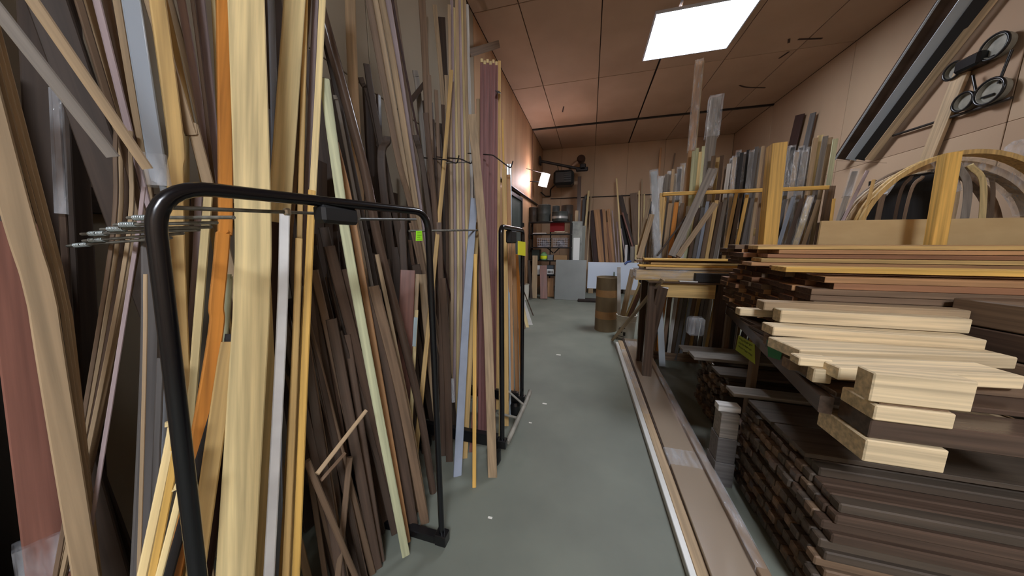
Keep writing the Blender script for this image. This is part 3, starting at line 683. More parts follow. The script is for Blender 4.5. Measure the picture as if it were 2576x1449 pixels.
lumber('second small grey block stacked at the near stick stack corner', .805, .905, 1.87, 1.98, .161, .32, 'slate', name='lumber_block', cat='block')
lumber('third small grey block stacked at the near stick stack corner', .81, .905, 1.875, 1.97, .321, .479, 'grey', name='lumber_block', cat='block')
# paper tags on the shelf edge
note('paper_note', [on_x(x, y, 1.03) for x, y in ((1858, 843), (1898, 866), (1899, 916), (1850, 880))], mat('olive_paper', (150, 160, 40), .7), 'tilted yellow-green price note on the slim front post of the lumber shelf',
     [(.1, .9, .12, .12), (.1, .85, .36, .12), (.1, .9, .6, .12)], ink=(84, 92, 12))
note('paper_note', [on_x(x, y, .905) for x, y in ((1930, 856), (1972, 866), (1962, 906), (1932, 897))], mat('green_paper', (28, 110, 60), .6), 'dark green label under the pale blocks, right of the yellow-green note',
     [(.1, .45, .4, .14)], ink=(70, 130, 90))
# ------------------------------------------------------------------ far bench beyond the shelf
FB = empty('bench', (.9, 3.3, 0), 'dark workbench beyond the lumber shelf with a thick pale crossbeam end', 'bench')
box('crossbeam', .70, 1.19, 3.16, 3.26, .96, 1.105, wood('pine'), FB, .005, 'x')
box('crossbeam', .70, 2.2, 3.62, 3.72, .96, 1.105, DK, FB, .005, 'x')
for x, y in ((.60, 3.2), (.60, 3.62), (2.1, 3.62), (1.22, 3.2)): box('leg', x, x + .09, y, y + .06, 0, 1.10, DK, FB)
box('bench_top', .58, 2.2, 3.12, 3.74, 1.106, 1.122, DK, FB, long='x')
lumber('white strip lying in plastic on the bench crossbeam', .86, 1.02, 3.13, 3.17, 1.123, 1.135, 'white', cat='strip', name='plastic_strip')
pk = lumber('thick pale plank bundle wrapped in clear plastic on the far bench', .47, 1.5, 3.2, 3.42, 1.123, 1.225, 'pine')
w_ = box('plastic_wrap', .44, 1.5, 3.19, 3.43, 1.1225, 1.235, plastic(), None, .02, 'x'); put(w_, w_.matrix_basis.copy(), pk)
for i, (x0, y0, z, c) in enumerate(((.56, 3.2, 1.237, 'tan'), (.50, 3.24, 1.259, 'yellow'), (.62, 3.3, 1.281, 'pine'), (.48, 3.34, 1.303, 'brown'), (.55, 3.26, 1.325, 'yellow'))):
    lumber('%s of the thin strips lying over the wrapped bundle on the far bench, from below' % ('first', 'second', 'third', 'fourth', 'topmost')[i], x0, x0 + 1.2, y0, y0 + .12, z, z + .02, c, cat='strip', name='moulding_strip')
lumber('dark packet of thin strips lying at the right end of the wrapped bundle', 1.0, 1.5, 3.14, 3.195, 1.125, 1.21, 'black', cat='strip', name='moulding_strip')
tag(box('plastic_bag', .94, 1.08, 3.0, 3.1, .62, .80, plastic(), None, .02), 'pale plastic bag hanging in the dark under the far bench', 'bag')
# ------------------------------------------------------------------ general leaning sticks, end points given by pixel and real distance along the room
def K(label, col, w, top, bot, t=.02, kind='flat', twist=0, floor=True, group=None, cat='board', name='lumber_board', m=None, wrap=None, rough=.6, z0=.012):
    P = [Vector(on_y(*bot)), Vector(on_y(*top))]
    ax = (P[1] - P[0]).normalized()
    wd = px_width((P[0] + P[1]) / 2, ax, w, twist)
    if floor and P[0].z > z0:
        d = P[0] - P[1]; P[0] = P[0] + d * ((P[0].z - z0) / -d.z)
    o = stick(name, P, wd, t, m or wood(col, rough), kind, twist=twist); tag(o, label, cat, group)
    if wrap:
        L = (P[1] - P[0]).length; a, b_ = wrap
        s = stick('plastic_wrap', [P[0].lerp(P[1], a), P[0].lerp(P[1], b_) + ax * (.02 if b_ == 1 else 0)], wd * 1.3 + .008, t * 1.5 + .012, plastic(), twist=twist)
        put(s, s.matrix_basis.copy(), o)
    return o
# upright rack for long mouldings
UR = empty('upright_rack', (1.6, 4.1, 0), 'yellowish timber rack rails holding upright mouldings on the right', 'rack')
ya = 3.93
p0, p1 = on_y(1668, 488, ya), on_y(2084, 491, ya)
box('rail', p0[0], p1[0], ya, ya + .035, p0[2] - .02, p0[2] + .02, wood('yellow'), UR, long='x')
box('rail', p0[0], p1[0], 4.62, 4.66, 1.6, 1.7, wood('pine'), UR, long='x')
for x in (1664, 2086):
    q = on_y(x, 560, ya); box('post', q[0] - .03, q[0] + .03, ya + .036, ya + .09, 0, p0[2] + .02, wood('brown' if x > 2000 else 'pine'), UR)
    box('post', q[0] - .03, q[0] + .03, 4.57, 4.619, 0, 1.9, wood('brown'), UR)
box('base_rail', p0[0], p1[0], ya, ya + .03, .0, .1, wood('brown'), UR, long='x')
def zone(n, x0, x1, tops, cols, Ys, w, lab, wrapp=0, thick=.02, xb=None):
    """n boards whose tops run from x0 to x1 (pixels)"""
    for i in range(n):
        s = (i + .5) / n; x = x0 + (x1 - x0) * s; yt = tops[0] + (tops[1] - tops[0]) * s + rr.uniform(-9, 9)
        Y = Ys[i % len(Ys)]; xd = (x - 1288) / (5100 - yt) * (620 - yt) + (rr.uniform(-6, 6) if xb is None else xb)
        K(lab % nth(i), cols[i % len(cols)], w * rr.uniform(.85, 1.15), (x, yt, Y + .03), (x - xd, 620, Y), thick, twist=rr.uniform(-12, 12),
          wrap=(rr.uniform(.45, .6), 1) if rr.random() < wrapp else None, cat='moulding', name='moulding_strip')
zone(4, 1652, 1682, (452, 440), ('tan', 'white', 'brown', 'grey'), (4.2, 4.12), 10, '%s of the four mixed mouldings at the left end of the upright rack', .4)
zone(5, 1682, 1722, (438, 420), ('grey', 'tan', 'white', 'slate', 'tan'), (4.3, 4.15), 9, '%s of the five plastic-topped mouldings left of the tall wrapped pole', .8)
zone(4, 1742, 1774, (383, 374), ('green', 'green', 'cream', 'green'), (4.12, 4.14), 9, '%s of the four pale primed strips right of the tall wrapped pole')
zone(4, 1780, 1822, (405, 392), ('slate', 'brown', 'pine', 'walnut'), (4.35, 4.2), 10, '%s of the four strips between the tall grey pole and dark wrapped group', .3)
zone(4, 1824, 1852, (425, 400), ('brown', 'white', 'walnut', 'tan'), (4.3, 4.17), 9, '%s of the four short strips left of the black wrapped group', .4)
zone(6, 1854, 1904, (388, 376), ('black', 'black', 'slate', 'black', 'slate', 'black'), (4.25, 4.15, 4.35), 9, '%s of the six black wrapped strips in the middle of the upright rack', .6)
zone(4, 1900, 1932, (378, 374), ('slate', 'grey', 'tan', 'brown'), (4.16, 4.3), 9, '%s of the four grey strips just left of the tall yellow post', .2)
zone(7, 1968, 2042, (382, 374), ('slate', 'grey', 'black', 'tan', 'slate', 'grey', 'slate'), (4.2, 4.32, 4.14), 11, '%s of the seven grey wrapped strips right of the tall yellow post', .6)
zone(5, 2046, 2108, (352, 340), ('tan', 'cream', 'grey', 'tan', 'green'), (4.14, 4.25), 13, '%s of the five broad cream strips at the right end of the rack', .3)
# shorter pieces in front of them
zone(5, 1664, 1740, (500, 520), ('pine', 'tan', 'orange', 'brown', 'white'), (4.04,), 10, '%s of the five short pieces low at the left of the upright rack', 0, xb=4)
zone(7, 1752, 1832, (520, 500), ('walnut', 'slate', 'blue', 'brown', 'pine', 'walnut', 'grey'), (4.06, 4.03), 10, '%s of the seven low pieces under the rail, middle of the rack', .2, xb=8)
zone(4, 1846, 1900, (480, 500), ('pine', 'walnut', 'yellow', 'slate'), (4.04,), 10, '%s of the four low pieces under the rail, left of the yellow post', 0, xb=10)
zone(5, 1966, 2070, (505, 495), ('slate', 'blue', 'walnut', 'cream', 'tan'), (4.04,), 12, '%s of the five low pieces under the rail, right of the yellow post', .3, xb=20)
# the marked tall ones
K('tall brown pole rising almost to the light panel, top wrapped in plastic', 'cedar', 15, (1759, 158, 4.33), (1722, 560, 4.28), .05, wrap=(.72, 1), cat='pole', name='wrapped_pole')
K('tan batten inside the wrapped brown pole bundle, right side', 'tan', 8, (1768, 155, 4.36), (1737, 500, 4.31), .03, cat='pole', name='wrapped_pole')
K('tall thick grey post with a wrapped top, right of the tallest pole', 'grey', 25, (1801, 248, 4.40), (1772, 500, 4.38), .08, wrap=(.86, 1), cat='pole', name='wrapped_pole', twist=8)
K('wrapped silver moulding at the left edge of the upright rack', 'grey', 16, (1645, 432, 3.97), (1654, 640, 3.85), .03, wrap=(.3, 1), cat='moulding', name='moulding_strip', m=mat('silver_film', (164, 170, 174), .25))
K('tan board slanting left of the silver wrapped moulding', 'tan', 14, (1640, 540, 3.8), (1608, 650, 3.6), .02, z0=1.36)
K('thinner tan board slanting further left behind the bucket', 'tan', 10, (1634, 500, 4.0), (1606, 640, 3.8), .02, z0=1.36)
K('long grey board crossing the rack diagonally', 'grey', 22, (1792, 425, 3.78), (1692, 640, 3.55), .02, z0=1.36, cat='board')
K('tan batten crossing the rack diagonally in front', 'tan', 17, (1800, 512, 3.66), (1706, 645, 3.52), .02, z0=1.36)
K('thin dark stick crossing the rack diagonally', 'dark', 6, (1726, 545, 3.74), (1656, 640, 3.6), .015, z0=1.36)
K('white plastic roll bulging at the top of the diagonal grey board', 'white', 22, (1796, 425, 3.84), (1782, 470, 3.82), .05, 'round', floor=False, cat='roll', name='plastic_roll', m=plastic())
# the two timber posts
for L, (xt, yt, xb_, yb), w, D, dp in (('tall square post with a bright yellow side in front of the upright rack', (1941, 364, 1903, 615), .105, 3.25, .13), ('tall square post with a bright yellow side in front of the arches', (2377, 386, 2327, 600), .08, 3.02, .075)):
    q0, q1 = Vector(on_y(xb_ + 27, yb, D)), Vector(on_y(xt + 13, yt, D))
    d = q0 - q1; q0 = q0 + d * (q0.z / -d.z)
    o = stick('timber_post', [q0, q1], w, dp, wood('yellow', .5), face=(-.12, -1, 0)); tag(o, L, 'post')
# ------------------------------------------------------------------ bin of arched mouldings
PLY = noisy('plywood', (206, 180, 132), (192, 164, 118), 3, .6, sc=(1, 1, 3), lo=.3, hi=.7)
bf = box('bin_front', 2.0, XR - .02, 3.28, 3.30, .9, 1.70, PLY, None, .002); bb = empty('arch_bin', (2.9, 3.28, 0), 'tan plywood bin front below the arched mouldings at right', 'bin')
put(bf, bf.matrix_basis.copy(), bb); bf.name = 'front_panel'
for x in (2.02, 3.0, 3.7): box('post', x, x + .06, 3.305, 3.37, 0, 1.69, DK, bb)
box('floor_panel', 2.0, XR - .02, 3.375, 4.0, 1.28, 1.30, DK, bb)
for x in (2.02, 3.7): box('post', x, x + .06, 3.92, 3.99, 0, 1.279, DK, bb)
def arch(label, cx, y, rx, rz, z0, a0, a1, w, t, col, wrapped=False, lean=0.0):
    P = [Vector((cx + rx * math.cos(a), y + lean * rz * math.sin(a), z0 + rz * math.sin(a))) for a in [math.radians(a0 + (a1 - a0) * i / 28) for i in range(29)]]
    bm = bmesh.new(); o0 = P[0].copy(); sweep_bm(bm, [p - o0 for p in P], Vector((0, 1, 0)), prof('mould', t, w))
    o = link('arched_moulding', mesh(bm, 'arched_moulding'), wood(col)); o.location = o0; tag(o, label, 'arch')
    if wrapped:
        bm = bmesh.new(); sweep_bm(bm, [p - o0 for p in P[4:18]], Vector((0, 1, 0)), prof('flat', t * 1.6 + .01, w * 1.6 + .01)); put(link('plastic_wrap', mesh(bm, 'plastic_wrap'), plastic()), Matrix.Translation(o0), o)
    return o
arch('widest cream arch spanning over the other arched mouldings', 2.98, 3.42, .64, .68, 1.56, -8, 172, .035, .09, 'pine')
arch('second tan arch right behind the widest cream arch', 2.98, 3.56, .64, .62, 1.56, -8, 172, .05, .08, 'tan', True)
arch('large brown arched moulding at the back of the bin', 3.05, 3.80, .60, .82, 1.40, 4, 176, .05, .07, 'brown')
for L, c, w, pts, Y, wr in (('wrapped curved strip nearest the left foot of the widest arch', 'brown', 16, ((2208, 560), (2221, 490), (2251, 448)), 3.5, 1), ('second curved strip inside the left half of the arch', 'walnut', 10, ((2251, 560), (2264, 490), (2294, 443)), 3.55, 0),
     ('third curved strip inside the left half of the arch', 'brown', 10, ((2272, 560), (2290, 486), (2322, 444)), 3.6, 0), ('broad curved strip just right of the square post', 'tan', 22, ((2390, 560), (2405, 482), (2384, 425)), 3.55, 1),
     ('pale grey curved strip second right of the square post', 'grey', 24, ((2431, 556), (2435, 482), (2408, 412)), 3.5, 0), ('cream curved strip third right of the square post', 'cream', 20, ((2488, 552), (2474, 470), (2440, 415)), 3.46, 0),
     ('brown curved strip at the far right of the arch bin', 'brown', 14, ((2506, 552), (2498, 475), (2470, 420)), 3.6, 0)):
    P = [Vector(on_y(x, y, Y)) for x, y in pts]; P[0].z = 1.305
    o = stick('arched_moulding', P, px_width(P[1], (P[2] - P[0]).normalized(), w), .03, wood(c)); tag(o, L, 'arch')
    if wr: s = stick('plastic_wrap', P[1:], px_width(P[1], (P[2] - P[0]).normalized(), w) + .02, .045, plastic()); put(s, s.matrix_basis.copy(), o)
K('grey wrapped strip leaning left of the arches', 'grey', 16, (2150, 432, 3.62), (2108, 560, 3.5), .02, wrap=(.5, 1), z0=1.302, floor=False)
K('pale strip leaning across left of the arches', 'lav', 10, (2182, 430, 3.6), (2118, 560, 3.46), .015, floor=False)
K('yellow end of a short strip at the left of the arch bin', 'yellow', 9, (2098, 500, 3.5), (2090, 560, 3.48), .015, floor=False)
K('short pale offcut leaning at the left foot of the widest arch', 'pine', 10, (2198, 452, 3.395), (2172, 556, 3.395), .02, z0=1.305)
K('dark wooden shelf end jutting out above the wrapped strips', 'walnut', 16, (2228, 410, 3.62), (2106, 404, 3.62), .03, floor=False)
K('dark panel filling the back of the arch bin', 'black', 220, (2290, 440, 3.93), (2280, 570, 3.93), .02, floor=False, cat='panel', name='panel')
# ------------------------------------------------------------------ right wall: steel channel, boards, pulleys
def W_(x, y, off=.0): return Vector(on_x(x, y, XR - off))
ch = empty('steel_channel', W_(2148, 397, .1), 'long grey steel channel leaning diagonally along the right wall', 'channel')
GS = mat('channel_steel', (168, 174, 178), .4, .35)
def wall_stick(name, q0, q1, off, wpx, t, m, ext=0.0):
    P = [W_(*q0, off), W_(*q1, off)]; ax = (P[1] - P[0]).normalized(); w = px_width((P[0] + P[1]) / 2, ax, wpx)
    return stick(name, [P[0] - ax * .1, P[1] + ax * 1.2], w, t, m)
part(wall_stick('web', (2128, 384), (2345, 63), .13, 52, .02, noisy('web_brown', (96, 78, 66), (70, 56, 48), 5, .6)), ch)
part(wall_stick('flange', (2153, 384), (2386, 63), .20, 34, .03, mat('channel_steel', (176, 180, 182), .4, .35)), ch)
part(wall_stick('flange', (2112, 384), (2322, 63), .20, 6, .06, mat('channel_steel', (176, 180, 182), .4, .35)), ch)
tag(wall_stick('shadow_strip', (2176, 384), (2420, 63), .15, 34, .02, mat('shadow_black', (20, 17, 15), .7)), 'black strip painting the shadow between the steel channel and the tan leaning board', 'bar')  # strip added for the dark gap; its black paints the shade
tag(wall_stick('lumber_board', (2199, 384), (2447, 63), .09, 26, .025, wood('tan')), 'long pinkish tan board leaning right of the steel channel on the wall', 'board')
o = stick('lumber_board', (lambda a, b: [a + (a - b) * ((a.z - .02) / (b.z - a.z)), b])(W_(2335, 396, .05), W_(2422, 178, .05)), .12, .04, wood('tan'), face=(-1, -.2, 0)); tag(o, 'tan board leaning below the round pulleys on the right wall', 'board')
o = stick('lumber_board', (lambda a, b: [a + (a - b) * ((a.z - .02) / (b.z - a.z)), b])(W_(1986, 400, .08), W_(2013, 288, .08)), .16, .025, wood('maroon'), face=(-1, -.4, 0)); tag(o, 'dark red-brown board standing against the right wall behind the rack', 'board')
o = stick('lumber_board', (lambda a, b: [a + (a - b) * ((a.z - .02) / (b.z - a.z)), b])(W_(2020, 400, .08), W_(2046, 284, .08)), .09, .025, wood('slate'), face=(-1, -.4, 0)); tag(o, 'slim dark grey board against the right wall behind the rack', 'board')
o = tube('wall_bar', [W_(2247, 341, .04), W_(2545, 246, .04)], .014, DSTEEL()); tag(o, 'long thin dark bar fixed along the right wall under the pulleys', 'bar')
pu = empty('pulley_set', W_(2470, 200, .05), 'dark frame with four round grey pulleys high on the right wall', 'pulley')
for (x, y, r) in ((2525, 114, .11), (2418, 176, .085), (2444, 254, .09), (2512, 228, .115)):
    c = W_(x, y, .02); bm = bmesh.new()
    P = [(0, 0), (r * .9, 0), (r * .9, .05), (r, .03), (r, .07), (r * .86, .07), (r * .8, .04), (0, .04)]
    o = lathe('wheel', [(q, z) for q, z in P], (0, 0, 0), noisy('pulley_grey', (150, 146, 134), (112, 110, 100), 7, .5), None, 22, False)
    put(o, Matrix.Translation(c) @ Matrix.Rotation(-math.pi / 2, 4, 'Y'), pu)
    k = tube('wheel_rim', [c + Vector((-.07, r * math.cos(t), r * math.sin(t))) for t in [i * math.tau / 24 for i in range(25)]], .012, BLACK(), None, 6); put(k, k.matrix_basis.copy(), pu)
for q in (((2450, 165), (2500, 140)), ((2546, 125), (2512, 210)), ((2447, 190), (2456, 235)), ((2470, 246), (2500, 236))):
    k = tube('arm', [W_(*q[0], .07), W_(*q[1], .07)], .011, BLACK(), None, 8); put(k, k.matrix_basis.copy(), pu)
k = box('hub_block', *(lambda c: (c.x - .1, c.x + .02, c.y - .12, c.y + .1, c.z - .07, c.z + .06))(W_(2458, 155, .03)), BLACK(), None, .02); put(k, k.matrix_basis.copy(), pu)
tag(box('plastic_bag', XR - .14, XR - .01, 3.82, 4.02, 2.26, 2.44, plastic(), None, .05), 'crumpled clear plastic bag hanging on the right wall at the edge', 'bag')
# ------------------------------------------------------------------ long mouldings lying on the floor beside the aisle
def floor_strip(label, fl, fr, nl, nr, z0, z1, col, m=None, kind='flat', wrap=None, near=.55, name='moulding_strip'):
    a0, a1, b0, b1 = (Vector(on_z(*q, z1)) for q in (fl, fr, nl, nr))
    c0, c1 = (a0 + a1) / 2, (b0 + b1) / 2; w = ((a1 - a0).length * .5 + (b1 - b0).length * .5)
    d = (c1 - c0).normalized(); c1 = c1 + d * max(0, (c1.y - near) / -d.y)
    h = Vector((0, 0, (z1 - z0) / 2))
    o = stick(name, [c0 - h, c1 - h], w * .96, z1 - z0, m or wood(col), kind, face=(0, 0, 1)); tag(o, label, 'moulding')
    if wrap:
        for s0, s1 in wrap:
            s = stick('plastic_wrap', [(c0 - h).lerp(c1 - h, s0), (c0 - h).lerp(c1 - h, s1)], w + .006, z1 - z0 + .006, plastic(), face=(0, 0, 1)); put(s, s.matrix_basis.copy(), o)
    return o
GT = mat('glossy_taupe', (150, 134, 116), .16); GW = mat('glossy_offwhite', (206, 206, 200), .3)
floor_strip('white-edged moulding on the floor along the aisle, leftmost of the long ones', (1547, 860), (1556, 860), (1706, 1350), (1724, 1350), 0, .045, 'white', GW)
floor_strip('tan moulding on the floor right of the white-edged one', (1556, 858), (1566, 855), (1726, 1350), (1752, 1350), 0, .05, 'tan', wrap=((.1, .5),))
floor_strip('narrow dark strip painting the gap shade on the floor left of the glossy wide moulding', (1566, 852), (1570, 850), (1754, 1350), (1768, 1350), 0, .062, 'dark')  # strip stands in for the shaded gap between two mouldings
floor_strip('wide glossy taupe moulding on the floor beside the aisle', (1572, 845), (1609, 860), (1770, 1352), (1862, 1360), 0, .075, 'grey', GT, wrap=((.03, .09), (.62, .66)))
floor_strip('tall brown moulding in plastic, rightmost of the long floor mouldings', (1614, 862), (1622, 862), (1868, 1360), (1897, 1362), 0, .105, 'tan', mat('glossy_brown', (140, 118, 96), .2), wrap=((.3, .8),))
K('long brown pole with its foot on the floor beside the bucket', 'tan', 12, (1668, 702, 3.09), (1541, 855, 4.5), .02, z0=.014, cat='board')
K('brown board leaning on the bench behind the long pole', 'brown', 24, (1655, 715, 3.45), (1624, 840, 4.35), .02)
K('dark plank leaning on the bench end near the bucket', 'walnut', 26, (1668, 722, 3.1), (1630, 880, 3.5), .02)
for i, (x, y, s) in enumerate(((1334, 1064, .012), (1233, 1303, .012), (1370, 1016, .02), (1405, 893, .03))):
    p = on_z(x, y); tag(box('wood_chip', p[0] - s, p[0] + s, p[1] - s / 2, p[1] + s / 2, 0, .004, mat('chip_white', (226, 224, 214), .7), None, .001), ('small white chip on the floor near the far cart wheel', 'nearest white chip lying on the floor by the near hoop post', 'white chip on the floor in mid aisle', 'farthest pale scrap on the floor of the aisle')[i], 'scrap')
# ------------------------------------------------------------------ drum, bucket
DR = Vector((.31, 5.13, 0)); rD = .185
dm = lathe('fibre_drum', [(rD - .012, .02), (rD, 0), (rD, .92), (rD + .004, .93), (rD - .006, .935), (rD - .014, .90), (rD - .014, .03)], DR, noisy('drum_brown', (124, 106, 78), (104, 88, 64), 6, .6, sc=(1, 1, .3)), None, 36)
tag(dm, 'tall brown cardboard drum with two lighter bands beside the aisle', 'drum')
for z0, z1 in ((.22, .35), (.60, .72)): lathe('band', [(rD + .001, z0), (rD + .002, z0), (rD + .002, z1), (rD + .001, z1)], DR, noisy('drum_band', (160, 122, 78), (140, 104, 66), 6, .6), dm, 36, False)
BU = Vector((.60, 4.78, 0))
bk = lathe('bucket', [(.0, .002), (.125, .0), (.13, .01), (.15, .36), (.158, .36), (.158, .375), (.146, .375), (.142, .35), (.122, .012), (0, .012)], BU, mat('bucket_white', (206, 202, 188), .4), None, 32, False)
tag(bk, 'white plastic bucket holding offcut sticks beside the drum', 'bucket')
for z in (.27, .31): lathe('rib', [(.1455 + z * .01, z), (.153, z + .004), (.153, z + .012), (.1465 + z * .01, z + .016)], BU, mat('bucket_white', (206, 202, 188), .4), bk, 32, False)
bm = bmesh.new()
for (a0, a1, z0, z1) in ((-2.4, -1.75, .17, .185), (-2.5, -2.3, .08, .165), (-2.2, -2.05, .10, .15), (-1.95, -1.7, .06, .12), (-2.6, -1.8, .035, .045)):
    n = 6
    for i in range(n):
        t0, t1 = a0 + (a1 - a0) * i / n, a0 + (a1 - a0) * (i + 1) / n
        def cp(t, z): r = .1325 + .02 * z / .36 + .0022; return bm.verts.new((r * math.cos(t), r * math.sin(t), z))
        bm.faces.new([cp(t0, z0), cp(t1, z0), cp(t1, z1), cp(t0, z1)])
o = link('bucket_print', mesh(bm, 'bucket_print'), mat('print_dark', (40, 36, 32), .6)); put(o, Matrix.Translation(BU), bk)
for L, c, w, tp, bt in (('white painted stick standing in the bucket', 'white', 9, (1557, 672, 4.88), (1553, 788, 4.86)), ('broad brown board standing in the bucket', 'tan', 14, (1592, 678, 4.80), (1566, 792, 4.84)),
                        ('pale thin stick slanting in the bucket', 'cream', 6, (1610, 712, 4.62), (1572, 792, 4.78)), ('brown stick behind the pale one in the bucket', 'brown', 12, (1618, 716, 4.58), (1584, 794, 4.74)),
                        ('reddish short stick in the bucket', 'clay', 5, (1604, 740, 4.62), (1584, 794, 4.70))):
    P = [Vector(on_y(*bt)), Vector(on_y(*tp))]; d = (P[0] - P[1]).normalized(); P[0] = P[0] + d * ((P[0].z - .03) / -d.z) 
    P[0].x = BU.x + max(-.09, min(.09, P[0].x - BU.x)); P[0].y = BU.y + max(-.09, min(.09, P[0].y - BU.y))
    ax = (P[1] - P[0]).normalized(); o = stick('lumber_stick', P, px_width((P[0] + P[1]) / 2, ax, w), .015, paint(c) if c == 'white' else wood(c)); tag(o, L, 'stick')
#PART4
# ------------------------------------------------------------------ far end: shelf unit
SY0, SY1 = 7.85, 8.3
def S(x, y, Y=SY0): return on_y(x, y, Y)
sx0, sx1 = max(S(1330, 600)[0], XL + .02), S(1437, 600)[0]
SU = empty('shelf_unit', ((sx0 + sx1) / 2, (SY0 + SY1) / 2, 0), 'black metal shelf unit at the far end of the aisle, full of cans and baskets', 'shelf')
ztop = S(1380, 558)[2]
for x in (sx0, sx1 - .04):
    for y in (SY0, SY1 - .04): box('post', x, x + .04, y, y + .04, 0, ztop + (.18 if x > -1 and y < 8 else 0), BLACK(), SU)
box('post', (sx0 + sx1) / 2 - .05, (sx0 + sx1) / 2 - .02, SY1 - .035, SY1 - .005, 0, ztop - .031, BLACK(), SU)
ZS = [S(1380, y)[2] for y in (557, 588, 622, 655, 692)]
for z in ZS: box('shelf_plate', sx0 + .001, sx1 - .001, SY0 + .002, SY1 - .002, z - .03, z, BLACK(), SU, .003, 'x')
for q in (((1376, 623), (1392, 637)), ((1408, 623), (1394, 637))):
    k = tube('brace', [S(*q[0], SY1 - .06), S(*q[1], SY1 - .06)], .015, BLACK(), None, 6); put(k, k.matrix_basis.copy(), SU)
def can(x0, x1, y0, y1, Y, label, m, name='metal_can', cat='can', sq=1, z=None, rim=True):
    a, b = S(x0, y1, Y), S(x1, y1, Y); r = (b[0] - a[0]) / 2; zz = ZS[0] if z is None else z; h = S((x0 + x1) / 2, y0, Y)[2] - zz
    o = lathe(name, [(r * .97, .001), (r, .012), (r, h * .45), (r * 1.012, h * .47), (r, h * .5), (r, h - .012), (r * 1.015, h - .006), (r * .95, h), (r * .93, h - .01)], (a[0] + r, Y, zz + .0005), m, None, 24)
    return tag(o, label, cat)
GM = noisy('can_grey', (78, 80, 76), (56, 58, 56), 4, .35); GM2 = noisy('can_brown', (70, 58, 48), (50, 42, 36), 4, .4)
can(1331, 1351, 522, 556, 8.02, 'dark brown can at the left end of the shelf unit top', GM2)
can(1351, 1385, 516, 556, 8.07, 'largest grey drum on the shelf unit top', GM, 'metal_drum', 'drum')
can(1389, 1407, 518, 556, 8.2, 'dark can at the back between the largest drum and the brown one', GM)
can(1411, 1441, 517, 556, 8.15, 'brown and grey can at the right end of the shelf unit top', GM2)
tin = can(1388, 1428, 533, 556, 7.98, 'wide flat grey tin with a silver band on the shelf unit top', GM, 'metal_tin', 'tin')
SW = Vector(tin.location)
r_ = (S(1428, 556, 7.98)[0] - S(1388, 556, 7.98)[0]) / 2 + .002
lathe('band', [(r_, .07), (r_ + .002, .07), (r_ + .002, .13), (r_, .13)], SW, mat('silver_band', (190, 190, 188), .3, .6), tin, 24, False)
def sbox(name, x0, x1, y0, z, Y0, Y1, m, label, cat, h=None):
    a, b = S(x0, 600, Y0), S(x1, 600, Y0); zt = S((x0 + x1) / 2, y0, Y0)[2] if h is None else z + h
    return tag(box(name, a[0], b[0], Y0, Y1, z + .001, zt, m, None, .006), label, cat)
sbox('box', 1383, 1419, 559, ZS[1] + .06, SY1 - .12, SY1 - .02, mat('red_box', (190, 30, 40), .5), 'red flat box under the shelf unit top', 'box') .location.z += 0
for i, (x0, x1, zz, c) in enumerate(((1340, 1372, .0, (200, 190, 180)), (1398, 1428, .0, (150, 130, 110)), (1394, 1420, .035, (190, 170, 145)))):
    sbox('tray', x0, x1, 0, ZS[1] + zz, SY0 + .05, SY1 - .16, mat('tray_%d' % i, c, .4), ('pale tray on the second shelf of the unit, left', 'brown flat tray on the second shelf, right', 'pale sheet lying on the brown flat tray')[i], 'tray', .03)
def basket(x0, x1, y0, label, full):
    a, b = S(x0, 620), S(x1, 620); z = ZS[2] + .004; h = S(x0, y0)[2] - z; Y0, Y1 = SY0 + .04, SY1 - .06
    B_ = empty('wire_basket', ((a[0] + b[0]) / 2, (Y0 + Y1) / 2, z), label, 'basket'); wm = mat('basket_white', (186, 184, 190), .5)
    w0, w1 = a[0] + .02, b[0] - .02
    for k in range(6):
        f = k / 5; e = .02 * f
        k_ = tube('wire_ring', [(w0 - e, Y0 - e, z + .008 + h * f), (w1 + e, Y0 - e, z + .008 + h * f), (w1 + e, Y1 + e, z + .008 + h * f), (w0 - e, Y1 + e, z + .008 + h * f), (w0 - e, Y0 - e, z + .008 + h * f)], .006, wm, None, 5); put(k_, k_.matrix_basis.copy(), B_)
    for k in range(7):
        x = w0 + (w1 - w0) * k / 6; k_ = tube('wire', [(x, Y0 - .02, z + h), (x, Y0, z + .004), (x, Y1, z + .004), (x, Y1 + .02, z + h)], .005, wm, None, 5); put(k_, k_.matrix_basis.copy(), B_)
    o = lathe('bundle', [(.02, 0), (.11, .02), (.12, .10), (.06, .17), (.0, .18)], ((w0 + w1) / 2, (Y0 + Y1) / 2, z + .012), noisy('bundle_' + full, (150, 146, 150) if full == 'a' else (176, 170, 176), (60, 58, 64), 14, .7), None, 14, False)
    tag(o, ('dark crumpled bundle inside the left wire basket', 'pale crumpled bundle inside the right wire basket')[full == 'b'], 'bundle')
basket(1350, 1383, 600, 'left white wire basket on the middle shelf of the unit', 'a')
basket(1389, 1427, 600, 'right white wire basket on the middle shelf of the unit', 'b')
jar = lathe('jar', [(.0, .001), (.09, .001), (.10, .02), (.10, .15), (.06, .19), (.06, .22), (0, .22)], (S(1366, 650)[0], 8.0, ZS[3]), mat('jar_green', (120, 160, 110), .2), None, 18, False); tag(jar, 'green jar with a yellow label on the fourth shelf of the unit', 'jar')
lathe('label_band', [(.101, .04), (.103, .04), (.103, .12), (.101, .12)], jar.location, mat('label_yellow', (226, 236, 40), .5), jar, 18, False)
sbox('cardboard_box', 1394, 1428, 642, ZS[3], SY0 + .03, SY1 - .1, mat('cardboard', (150, 118, 82), .8), 'low brown cardboard box on the fourth shelf of the unit', 'box')
sbox('toolbox', 1378, 1392, 641, ZS[3], SY0 + .06, SY1 - .12, mat('tool_grey', (120, 124, 128), .4), 'small grey case between the green jar and the cardboard box', 'case')
